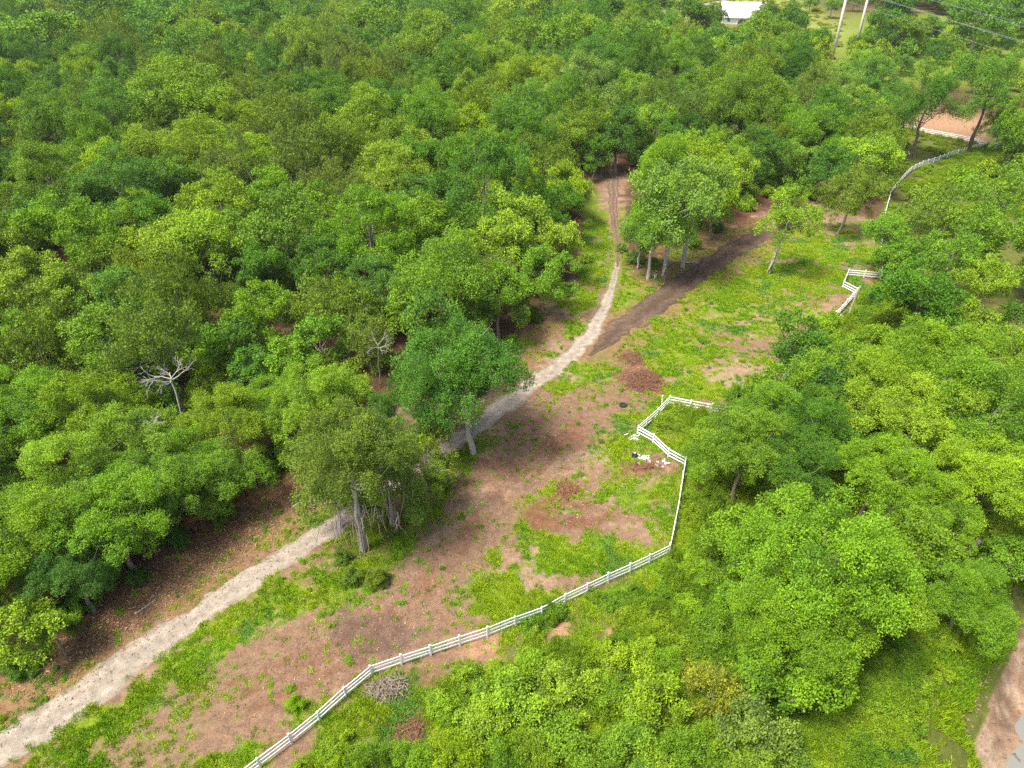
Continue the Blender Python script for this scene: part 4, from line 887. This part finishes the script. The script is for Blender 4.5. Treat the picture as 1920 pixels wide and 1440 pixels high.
# ------------------------------------------------------------------ tyre
x, y = G(1168, 762); root = tag(empty('tyre', (x, y, tz(x, y) + .13), .3), 'black tyre lying flat on the bare ground', 'tyre')
mb = MB(); n_ = 28; prof = [(.24, -.09), (.20, 0), (.24, .10), (.34, .12), (.43, .09), (.46, 0), (.43, -.09), (.34, -.12)]
vs = [(math.cos(2 * math.pi * k / n_) * r_, math.sin(2 * math.pi * k / n_) * r_, z_) for k in range(n_) for r_, z_ in prof]
fs = [(k * 8 + j, ((k + 1) % n_) * 8 + j, ((k + 1) % n_) * 8 + (j + 1) % 8, k * 8 + (j + 1) % 8) for k in range(n_) for j in range(8)]
mb.add(vs, fs); link('carcass', mb.mesh('carcass', True), M_RUBBER, root)
tb = MB()
for k in range(n_): tb.box((math.cos(2 * math.pi * k / n_) * .455, math.sin(2 * math.pi * k / n_) * .455, 0), (.05, .05, .16), Matrix.Rotation(2 * math.pi * k / n_, 3, 'Z'))
link('tread', tb.mesh('tread'), M_RUBBER, root)

# ------------------------------------------------------------------ person by the pale trunks
def skin_body(name, verts, edges, radii, mat, parent, root_i=0, sub=2):
    me = bpy.data.meshes.new(name); me.from_pydata(verts, edges, []); o = link(name, me, mat, parent)
    md = o.modifiers.new('skin', 'SKIN'); md.use_smooth_shade = True
    for i, r_ in enumerate(radii):
        sv_ = me.skin_vertices[0].data[i]; sv_.radius = r_ if hasattr(r_, '__len__') else (r_, r_); sv_.use_root = (i == root_i)
    sb = o.modifiers.new('smooth', 'SUBSURF'); sb.levels = sb.render_levels = sub
    return o
x, y = G(1228, 523); pr = tag(empty('person', (x, y, tz(x, y)), .35), 'person in black top and light trousers, arms raised to face, beside pale trunks', 'person')
M_SKIN = plain('skin', (0.42, 0.25, 0.17), .6, .08); M_TOP = plain('black_cloth', (.010, .010, .012), .9, .2); M_PANT = plain('light_cloth', (.48, .46, .43), .9, .15); M_HAIR = plain('dark_hair', (.02, .014, .01), .7, .3); M_SHOE = plain('shoe', (.03, .03, .03), .6, .1)
bv = [(0,0,.98),(0,0,1.15),(0,-.01,1.36),(0,0,1.50),(0,-.02,1.58),(0,-.02,1.70),   # pelvis..head
      (.19,0,1.42),(.25,-.10,1.20),(.13,-.26,1.40),(.09,-.24,1.50),                 # left arm bent up
      (-.19,0,1.42),(-.26,-.08,1.20),(-.12,-.26,1.42),(-.07,-.24,1.52),
      (.10,0,.93),(.11,-.02,.50),(.12,.02,.09),(.13,-.13,.04),(-.10,0,.93),(-.12,-.05,.51),(-.13,.03,.09),(-.14,-.12,.04)]
be = [(0,1),(1,2),(2,3),(3,4),(4,5),(2,6),(6,7),(7,8),(8,9),(2,10),(10,11),(11,12),(12,13),(0,14),(14,15),(15,16),(16,17),(0,18),(18,19),(19,20),(20,21)]
br_ = [(.15,.11),(.14,.10),(.17,.11),.06,(.075,.085),(.08,.095),.065,.05,.035,.038,.065,.05,.035,.038,.095,.068,.042,.04,.095,.068,.042,.04]
skin_body('body', bv, be, br_, M_SKIN, pr)
skin_body('top', [bv[0], bv[1], (0,-.01,1.36), (0,0,1.46), bv[6], (.24,-.08,1.25), bv[10], (-.25,-.07,1.25)], [(0,1),(1,2),(2,3),(2,4),(4,5),(2,6),(6,7)], [(.165,.125),(.16,.12),(.19,.13),.085,.085,.07,.085,.07], M_TOP, pr)
skin_body('trousers', [(0,0,.99), (.10,0,.92),(.11,-.02,.50),(.12,.02,.12),(-.10,0,.92),(-.12,-.05,.51),(-.13,.03,.12)], [(0,1),(1,2),(2,3),(0,4),(4,5),(5,6)], [(.165,.125),.115,.085,.07,.115,.085,.07], M_PANT, pr)
skin_body('hair', [(0,.03,1.66),(0,.01,1.74),(0,-.05,1.77)], [(0,1),(1,2)], [(.085,.07),(.09,.08),(.07,.04)], M_HAIR, pr)
for s_x in (.125, -.135):
    mb = MB(); mb.box((s_x, -.04, .04), (.10, .27, .09)); link('shoe', mb.mesh('shoe'), M_SHOE, pr)
fb = MB()
for (hx, hy, hz_, sx) in ((.09, -.24, 1.50, 1), (-.07, -.24, 1.52, -1)):
    for i, L_ in enumerate((.07, .08, .075, .06)):
        p = np.array([hx + (i - 1.5) * .019, hy - .01, hz_ + .02]); fb.tube([p, p + np.array([0, .005, L_ * .55]), p + np.array([0, .03, L_])], [.0095, .009, .007], 5)
    fb.tube([(hx - sx * .03, hy, hz_ - .02), (hx - sx * .055, hy + .01, hz_ + .015), (hx - sx * .055, hy + .02, hz_ + .05)], [.011, .010, .008], 5)
link('fingers', fb.mesh('fingers', True), M_SKIN, pr)
nb = MB(); nb.box((0, -.125, 1.665), (.03, .035, .045)); nb.box((0, -.112, 1.625), (.05, .012, .012)); link('nose_and_mouth', nb.mesh('nose'), M_SKIN, pr)
eb = MB(); eb.box((.033, -.108, 1.70), (.026, .014, .012)); eb.box((-.033, -.108, 1.70), (.026, .014, .012)); link('eyes', eb.mesh('eyes'), M_HAIR, pr)

# ------------------------------------------------------------------ spiky blue-grey plant by the fence
x, y = G(1276, 772); ag = tag(empty('spiky_plant', (x, y, tz(x, y))), 'blue-grey spiky plant just inside the zigzag fence', 'plant')
rng = np.random.default_rng(2); mb = MB(); lf = MB(); lf.add([(-.04, 0, 0), (.04, 0, 0), (.05, .35, .22), (-.05, .35, .22), (0, .72, .30), (0, .3, .14)], [(0, 1, 2, 3), (3, 2, 4), (0, 5, 1)])
LFM = lf.mesh('leaf'); M_AG = plain('grey_leaf', (.26, .36, .30), .6, .15); LFM.materials.append(M_AG)
for k in range(26):
    o = link('leaf', LFM, parent=ag, rz=k * 2.4, scale=rng.uniform(.8, 1.5)); o.rotation_euler.x = rng.uniform(-.2, .8)

# ------------------------------------------------------------------ utility poles and wires
PT = 27.0
polepx = [(1560, 112), (1603, 96)]; tops = []
for i, (px, py) in enumerate(polepx):
    x, y = G(px, py); z = tz(x, y); root = tag(empty('utility_pole', (x, y, z)), ['tall pale utility pole, left one of the pair at top right', 'tall pale utility pole, right one of the pair at top right'][i], 'pole', 'pair of utility poles')
    mb = MB(); mb.tube([(0, 0, -.5), (0, 0, PT * .5), (0, 0, PT)], [.62, .52, .40], 10); link('shaft', mb.mesh('shaft', True), M_CONC, root)
    mb = MB(); mb.box((0, 0, PT - 1), (6.5, .3, .4)); link('crossarm', mb.mesh('crossarm'), M_CONC, root)
    for k in range(5):
        mb = MB(); mb.box((0, -.58, 2 + k * 1.1), (.5, .06, .05)); link('step', mb.mesh('step'), M_GREYSTICK, root)
    tops.append((x, y, z + PT))
M_WIRE = plain('wire', (.40, .42, .44), .4, .05, 1.0, 0, .5, .6)
def wire(a, b_, lab, sag=2.5, r_=.035):
    a = np.array(a); b_ = np.array(b_); pts = []
    for i in range(41):
        t = i / 40; p = a + (b_ - a) * t; p[2] -= sag * 4 * t * (1 - t); pts.append(p - a)
    mb = MB(); mb.tube(pts, r_, 5, False); tag(link('power_line', mb.mesh('power_line'), M_WIRE, loc=tuple(a)), lab, 'wire', 'overhead wires')
def ray(px, py, t):
    x_ = (px - 960) / FPX; v_ = (py - 720) / FPX; return np.array([x_ * t, (CP - v_ * SP) * t, CAM_H - (SP + v_ * CP) * t])
def through(p1, t1, p2, t2, lab, ext=.55, **k):
    a = ray(*p1, t1); b_ = ray(*p2, t2); d = b_ - a; wire(a - d * .35, b_ + d * ext, lab, 0.3, **k)
through((1590, 2), 282, (1920, 106), 190, 'lowest pale overhead wire at the top right')
through((1660, 0), 284, (1920, 76), 196, 'pale double overhead wire, second from below', r_=.05)
through((1668, 0), 285, (1920, 79), 198, 'thin overhead wire close to the second wire', r_=.03)
through((1748, 0), 288, (1920, 42), 212, 'upper overhead wire at the top right, left strand')
through((1762, 0), 290, (1920, 49), 214, 'upper overhead wire at the top right, right strand', r_=.03)
through((1842, 0), 292, (1920, 22), 236, 'topmost overhead wire in the corner', r_=.03)

# ------------------------------------------------------------------ house, shed, road in the far gap
M_WALL = plain('white_wall', (.78, .78, .76), .8, .05, .6); M_ROOF = plain('white_metal_roof', (.86, .86, .88), .4, .04, .4); M_GLASS = plain('dark_opening', (.10, .11, .13), .3, .1); M_ASPH = soilmat('asphalt', None, (.22, .22, .22), .12, 3.0); M_SHRF = plain('shed_roof', (.42, .40, .36), .8, .1)
hx, hy = G(1392, 46); H = tag(empty('farm_house', (hx, hy, 0), R(-10)), 'white house with white metal roof at the top edge', 'house')
def part(name, parent, boxes, mat):
    mb = MB()
    for b_ in boxes: mb.box(*b_)
    return link(name, mb.mesh(name), mat, parent)
W_, D_, E_ = 21.0, 17.0, 3.6; RH = 6.0
mb = MB(); mb.box((0, D_ / 2, E_ / 2), (W_, D_, E_)); mb.add([(s_ * W_/2, q, z_) for s_ in (-1, 1) for q, z_ in ((0, E_), (D_, E_), (D_ / 2, E_ + RH))], [(0, 2, 1), (3, 4, 5)]); link('wall', mb.mesh('wall'), M_WALL, H)
mb = MB(); e = 1.2
for y0_, dn in ((-e, 1), (D_ + e, -1)):
    a0 = Vector((-W_/2 - e, y0_, E_ - .4)); a1 = Vector((-W_/2 - e, D_ / 2, E_ + RH + .1)); up_ = Vector((0, 0, .22)); dx = Vector((W_ + 2 * e, 0, 0))
    P_ = [a0, a1, a1 + dx, a0 + dx]; mb.add(P_ + [p + up_ for p in P_], [(0, 1, 2, 3), (7, 6, 5, 4), (0, 4, 5, 1), (1, 5, 6, 2), (2, 6, 7, 3), (3, 7, 4, 0)])
rf = link('roof', mb.mesh('roof'), M_ROOF, H); part('ridge_cap', rf, [((0, D_/2, E_ + RH + .42), (W_ + 2, .5, .12))], M_ROOF)
for k in range(10): part('seam', rf, [((-W_/2 + 1 + k * 2.15, D_/4 - .6, E_ + RH * .44), (.07, 10.6, .08), Matrix.Rotation(math.atan2(RH + .5, D_/2 + e), 3, 'X'))], M_ROOF)
mb = MB(); N_ = 12; arc = [(math.cos(math.pi * k / N_) * 2.6, -.06, .9 + math.sin(math.pi * k / N_) * 1.7) for k in range(N_ + 1)] + [(-2.6, -.06, 0), (2.6, -.06, 0)]
mb.add(arc + [(p[0], .2, p[2]) for p in arc], [tuple(range(15)), tuple(range(29, 14, -1))]); pc = link('arched_porch', mb.mesh('arched_porch'), M_GLASS, H)
part('porch_column', pc, [((-2.9, -.25, 1.4), (.35, .35, 2.8))], M_WALL); part('porch_column', pc, [((2.9, -.25, 1.4), (.35, .35, 2.8))], M_WALL)
for wx in (-7.5, 7.5):
    wn = part('window', H, [((wx, -.05, 1.9), (1.6, .12, 1.4))], M_WALL); part('pane', wn, [((wx, -.13, 1.9), (1.3, .06, 1.1))], M_GLASS)
sx_, sy_ = G(1251, 54); S_ = tag(empty('garden_shed', (sx_, sy_, 0), R(8)), 'small white shed at the gap left of the house', 'shed')
part('wall', S_, [((0, 0, 1.4), (6.4, 4, 2.8))], M_WALL); mb = MB(); mb.add([(-3.5, -2.3, 2.8), (3.5, -2.3, 2.8), (3.5, 2.3, 2.8), (-3.5, 2.3, 2.8), (-3.5, 0, 3.9), (3.5, 0, 3.9)], [(0, 1, 5, 4), (2, 3, 4, 5), (0, 4, 3), (1, 2, 5), (3, 2, 1, 0)]); link('roof', mb.mesh('roof'), M_SHRF, S_); part('door', S_, [((.6, -2.03, 1.1), (1.4, .08, 2.1))], M_SHRF)
ra = PX([(1060, 22), (1180, 24), (1270, 17), (1330, 8), (1400, -8), (1500, -30)]); RP = catmull(ra, 4.0)
d_ = np.gradient(RP, axis=0); d_ /= np.linalg.norm(d_, axis=1)[:, None]; nn_ = np.stack([-d_[:, 1], d_[:, 0]], 1) * 3.6
V = np.concatenate([RP + nn_, RP - nn_]); V = np.column_stack([V, terrain(V[:, 0], V[:, 1]) + .12]); n0 = len(RP)
ro = link('road', mesh_np('road', V, np.array([(i, i + 1, i + 1 + n0, i + n0) for i in range(n0 - 1)])[:, ::-1]), M_ASPH); ro['kind'] = 'structure'
lx, ly = G(1328, 62); LP = tag(empty('yard_lamp', (lx, ly, 0)), 'thin white lamp post in the trees left of the house', 'lamp post'); mb = MB(); mb.tube([(0, 0, 0), (0, 0, 9), (.4, 0, 9.6), (1.4, 0, 9.8)], [.16, .13, .1, .09], 7); link('post', mb.mesh('post', True), M_VINYL, LP); part('lamp_head', LP, [((1.7, 0, 9.75), (.9, .4, .2))], M_VINYL)

# ------------------------------------------------------------------ grass, creepers, chips: uncountable
def gmask(x, y):
    i = np.clip(np.searchsorted(gx, x), 0, len(gx) - 1); j = np.clip(np.searchsorted(gy, y), 0, len(gy) - 1); return grass_w[j * len(gx) + i]
def path_clear(x, y, m=0.0):
    k = np.ones(len(x), bool)
    for xy, wd in PATH_SHEETS: k &= seg_dist([tuple(q) for q in xy[::6]], x, y) > np.median(wd) * .5 + m
    return k
def tuft_mesh(seed, nb, rad, h0, h1, wd, lay):
    r_ = np.random.default_rng(seed); a = r_.uniform(0, 6.28, nb); q = np.sqrt(r_.random(nb)) * rad; x = np.cos(a) * q; y = np.sin(a) * q; h = r_.uniform(h0, h1, nb)
    b1 = r_.uniform(0, 6.28, nb); b2 = r_.uniform(0, 6.28, nb); L = h * r_.uniform(.5, 1.0, nb) * lay
    V = np.stack([np.stack([x - np.cos(b1) * wd, y - np.sin(b1) * wd, x * 0 - .02], 1), np.stack([x + np.cos(b1) * wd, y + np.sin(b1) * wd, x * 0 - .02], 1), np.stack([x + np.cos(b2) * L * .6 + np.cos(b1) * wd * .7, y + np.sin(b2) * L * .6 + np.sin(b1) * wd * .7, h * .75], 1), np.stack([x + np.cos(b2) * L, y + np.sin(b2) * L, h], 1)], 1).reshape(-1, 3)
    me = mesh_np('grass_tuft', V, np.arange(len(V)).reshape(-1, 4), False, [('tone', 'FLOAT', 'FACE', np.clip(r_.normal(.5, .2, nb), 0, 1))]); me.materials.append(M_LEAF_FAR); return me
tufts = bpy.data.collections.new('grass_tufts')
for v in range(4): tufts.objects.link(bpy.data.objects.new('grass_tuft', tuft_mesh(40 + v, 42, .26, .05, .20, .022, 1.6)))
rng = np.random.default_rng(31)
n_ = 230000; tx = rng.uniform(-50, 64, n_); ty = 22 + rng.uniform(0, 1, n_) ** 1.2 * 112
k = (rng.random(n_) < np.maximum(gmask(tx, ty), .03 * inpoly(CLEARING, tx, ty)) * sstep(.26, .52, fbm(tx, ty, 1.5, 4)) * 1.3) & path_clear(tx, ty, -.25) & (np.abs(tx) < .78 * ty + 25) & (creek_s(tx, ty) < -4.6 - 9 * (fbm(tx + 90, ty - 40, 2.0, 4) - .5) - 8 * (fbm(tx, ty, 6.0, 4) - .5))
fq = np.array([q for i in range(len(FENCE_LINE) - 1) for q in np.linspace(FENCE_LINE[i], FENCE_LINE[i + 1], max(2, int(np.hypot(*(np.array(FENCE_LINE[i + 1]) - FENCE_LINE[i])) / .22)))]); fq = fq + rng.normal(0, .28, fq.shape); fq = fq[fbm(fq[:, 0], fq[:, 1], 3.0, 3) > .45]
tx, ty = np.concatenate([tx[k], fq[:, 0]]), np.concatenate([ty[k], fq[:, 1]]); n_ = len(tx)
hue = np.clip(fbm(tx + 33, ty, 3.2, 3) * 2.0 - .42 + rng.normal(0, .15, n_), 0, 1)[:, None]
gt = np.array([[.255, .355, .016]]) * hue + np.array([[.15, .31, .016]]) * (1 - hue)
bl = (fbm(tx - 80, ty + 60, 3.4, 2) > .74)[:, None]; gt = np.where(bl, np.array([[.13, .27, .045]]), gt)
gt = np.concatenate([gt * rng.uniform(.8, 1.15, (n_, 1)), np.ones((n_, 1))], 1)
hs = rng.uniform(.6, 1.5, n_) * (.6 + .8 * fbm(tx, ty, 3.0, 2)) * (1 + .9 * sstep(-14, -10, creek_s(tx, ty)))
print('grass tufts', n_)
gr = scatter('grass', np.stack([tx, ty, rng.uniform(.7, 1.3, n_), hs], 1), gt, tufts, 1.0, 1.0)
gr['label'] = 'lime and blue-green grass growing in ragged patches over the clearing'
# creepers and low leaves right of the fence and on the creek slope
mats_ = bpy.data.collections.new('creeper_clumps')
for v in range(4):
    cm, tg = crown_mesh('creeper_clump', 700 + v, 1.5, 1.0, 0.35, 26, 'round' if v < 3 else 'tip', k=9, size=.17, sub_sp=.26, mat=M_LEAF_FAR); mats_.objects.link(bpy.data.objects.new('creeper_clump', cm))
n_ = 9000; tx = rng.uniform(-16, 62, n_); ty = 22 + rng.uniform(0, 1, n_) ** 1.1 * 78
inside = inpoly(BEYOND, tx, ty); fd = seg_dist(FENCE_LINE, tx, ty); pat = fbm(tx, ty, 4.0, 4)
left_bare = 1 - sstep(-8, 5, tx)                            # barer towards the near fence corner
bare = np.zeros(n_, bool)
for bx_, by_, br2 in ((1100, 1178, 2.6), (760, 1300, 3.4), (900, 1215, 2.0), (660, 1330, 2.0), (1262, 830, 2.2)):
    cx_, cy_ = G(bx_, by_); bare |= np.hypot(tx - cx_, ty - cy_) < br2 * (.7 + .6 * pat)
k = inside & (fd > .7) & (pat + .20 * sstep(1, 7, fd) - .22 * left_bare > .46) & ~bare & (creek_s(tx, ty) < -9.0 + 6 * (pat - .5))
tx, ty, pat = tx[k], ty[k], pat[k]; n_ = len(tx); print('creepers', n_)
hue = np.clip(fbm(tx + 11, ty - 30, 3.0, 3) * 2.0 - .42 + rng.normal(0, .15, n_), 0, 1)[:, None]; gt = np.array([[.200, .300, .018]]) * hue + np.array([[.10, .215, .018]]) * (1 - hue)
gt = np.concatenate([gt, np.ones((n_, 1))], 1)
cr = scatter('creeping_ground_cover', np.stack([tx, ty, rng.uniform(.5, 1.25, n_), rng.uniform(.35, 1.0, n_)], 1), gt, mats_, 1.5, 1.0)
cr['label'] = 'low leafy creepers covering the ground right of the fence'
# rough grass in the paddock, below the far fence and in the far field
RG = [(PX([(1669, 364), (1700, 332), (1760, 304), (1848, 276), (1960, 285), (1960, 430), (1660, 430)]), 900, (.5, 1.5), (.12, .22, .014), (.20, .30, .014)), (PX([(1669, 362), (1697, 330), (1760, 300), (1848, 272), (1745, 250), (1690, 240), (1640, 280)]), 500, (.4, 1.2), (.11, .19, .016), (.19, .25, .02)),
      (PX([(1120, -30), (1120, 28), (1300, 40), (1480, 85), (1560, 112), (1600, 60), (1480, -30)]), 1500, (.7, 2.2), (.20, .27, .03), (.30, .33, .04))]
rp, rt = [], []
for P_, n_, (r0_, r1_), ca_, cb_ in RG:
    q = np.array(P_); x = rng.uniform(q[:, 0].min(), q[:, 0].max(), n_ * 3); y = rng.uniform(q[:, 1].min(), q[:, 1].max(), n_ * 3); k = inpoly(P_, x, y) & (fbm(x, y, 9.0, 3) > .42) & ~((x > hx - 14) & (x < hx + 14) & (y > hy - 6) & (y < hy + 22)); x, y = x[k][:n_], y[k][:n_]
    for a_, b_ in zip(x, y):
        r_ = rng.uniform(r0_, r1_); rp.append((a_, b_, r_, r_ * rng.uniform(.25, .55))); h_ = rng.random(); rt.append([ca_[i] * (1 - h_) + cb_[i] * h_ for i in range(3)] + [1])
rg = scatter('rough_grass', np.array(rp), np.array(rt), mats_, 1.5, 1.0); rg['label'] = 'rough tussocky grass in the paddock and the far field'
# weeds dotted over the bare earth
n_ = 2600; tx = rng.uniform(-42, 40, n_); ty = 24 + rng.uniform(0, 1, n_) ** 1.2 * 95
k = inpoly(CLEARING, tx, ty) & ~inpoly(BEYOND, tx, ty) & path_clear(tx, ty, .2) & (fbm(tx + 7, ty, 3.0, 3) > .54); tx, ty = tx[k], ty[k]; n_ = len(tx); print('weeds', n_)
hue = rng.random((n_, 1)); gt = np.array([[.22, .34, .010]]) * hue + np.array([[.10, .235, .02]]) * (1 - hue); gt = np.concatenate([gt, np.ones((n_, 1))], 1); rr_ = rng.uniform(.10, .38, n_) ** 1.0
wd_ = scatter('weeds', np.stack([tx, ty, rr_, rr_ * rng.uniform(.3, .7, n_)], 1), gt, mats_, 1.5, 1.0); wd_['label'] = 'small leafy weeds dotted over the bare earth of the clearing'
# wood chips, dead leaves and twigs on the mulch and paths
def litter(name, n_, region, size, cols, lab, seed):
    r_ = np.random.default_rng(seed); x, y = region(r_, n_); n_ = len(x); z = terrain(x, y) + .055
    a = r_.uniform(0, 6.28, n_); L = size * r_.uniform(.4, 1.6, n_); W = L * r_.uniform(.12, .4, n_); ti = r_.normal(0, .04, n_)
    ca, sa = np.cos(a), np.sin(a); V = []
    for u, v in ((-.5, -.5), (.5, -.5), (.5, .5), (-.5, .5)): V.append(np.stack([x + ca * L * u - sa * W * v, y + sa * L * u + ca * W * v, z + ti * u + .02 * v], 1))
    c = np.array(cols)[r_.integers(0, len(cols), n_)]; c = np.concatenate([c * r_.uniform(.7, 1.3, (n_, 1)), np.ones((n_, 1))], 1)
    o = link(name, mesh_np(name, np.stack(V, 1).reshape(-1, 3), np.arange(n_ * 4).reshape(-1, 4), False, [('tint', 'FLOAT_COLOR', 'FACE', c), ('tone', 'FLOAT', 'FACE', np.full(n_, .5))]), M_LITTER)
    o['kind'] = 'stuff'; o['label'] = lab
m, n, l, o = newmat('litter_flakes'); at_ = n.new('ShaderNodeAttribute'); at_.attribute_name = 'tint'; b = n.new('ShaderNodeBsdfPrincipled'); b.inputs['Roughness'].default_value = .9; l.new(at_.outputs['Color'], b.inputs['Base Color']); l.new(b.outputs[0], o.inputs[0]); M_LITTER = m
def along(pts, wd):
    P = np.array(PX(pts)); seg = np.linalg.norm(np.diff(P, axis=0), axis=1); cum = np.concatenate([[0], np.cumsum(seg)])
    def f(r_, n_):
        t = r_.uniform(0, cum[-1], n_); x = np.interp(t, cum, P[:, 0]) + r_.normal(0, wd, n_); y = np.interp(t, cum, P[:, 1]) + r_.normal(0, wd, n_); return x, y
    return f
litter('wood_chips', 9000, along([(60, 1270), (250, 1135), (400, 1035), (540, 940)], 1.9), .15, [(.28, .16, .06), (.20, .10, .04), (.34, .23, .12), (.07, .045, .03), (.13, .07, .035)], 'orange wood chips and twigs on the mulch beside the gravel path', 3)
litter('path_debris', 420, along([(0, 1399), (267, 1221), (490, 1069), (640, 980)], .8), .13, [(.05, .04, .03), (.12, .09, .06), (.20, .15, .11)], 'dark twigs and leaf bits on the gravel path', 4)
litter('bark_flakes', 2600, along([(1010, 640), (1060, 920), (1090, 980), (1205, 880), (1206, 716), (1190, 670)], 1.6), .14, [(.16, .07, .035), (.22, .11, .06), (.30, .21, .14)], 'reddish bark flakes strewn around the brush heaps', 5)
litter('earth_debris', 4500, along([(420, 1300), (640, 1220), (800, 1110), (900, 960), (1060, 830)], 2.8), .11, [(.13, .075, .045), (.24, .16, .10), (.07, .045, .03), (.29, .21, .14)], 'dry leaf bits and twigs on the bare earth strip', 6)
# stones in the creek mud
rng = np.random.default_rng(77); cl = MB()
for _ in range(200):
    y_ = rng.uniform(24, 60); x_ = 41.0 + (y_ - 32) * .80 + rng.uniform(-5.5, 1.0); r_ = rng.uniform(.05, .2)
    z_ = tz(x_, y_); pts = [(x_ + math.cos(a) * r_ * rng.uniform(.7, 1.2), y_ + math.sin(a) * r_ * rng.uniform(.7, 1.2), z_ + q) for q in (-.05, r_ * .5) for a in [k * 1.047 for k in range(6)]] + [(x_, y_, z_ + r_ * .75)]
    cl.add(pts, [(k, (k + 1) % 6, 6 + (k + 1) % 6, 6 + k) for k in range(6)] + [(6 + k, 6 + (k + 1) % 6, 12) for k in range(6)])
M_CLOD = plain('mud_clods', (.165, .105, .068), .95, .3, 2.0); o = link('mud_clods', cl.mesh('mud_clods'), M_CLOD); o['kind'] = 'stuff'; o['label'] = 'clods of reddish mud along the creek edge'
# ------------------------------------------------------------------ thin summer haze
mb = MB(); mb.box((0, 1750, 24), (5400, 5100, 66)); hz_o = link('haze', mb.mesh('haze'))
m, n, l, o = newmat('haze_air'); pv = n.new('ShaderNodeVolumePrincipled'); pv.inputs['Color'].default_value = (.93, .96, 1, 1); pv.inputs['Density'].default_value = 0.00007; pv.inputs['Anisotropy'].default_value = 0.2
l.new(pv.outputs[0], o.inputs['Volume']); hz_o.data.materials.append(m); hz_o['kind'] = 'stuff'; hz_o['label'] = 'thin pale summer haze over the far wood'
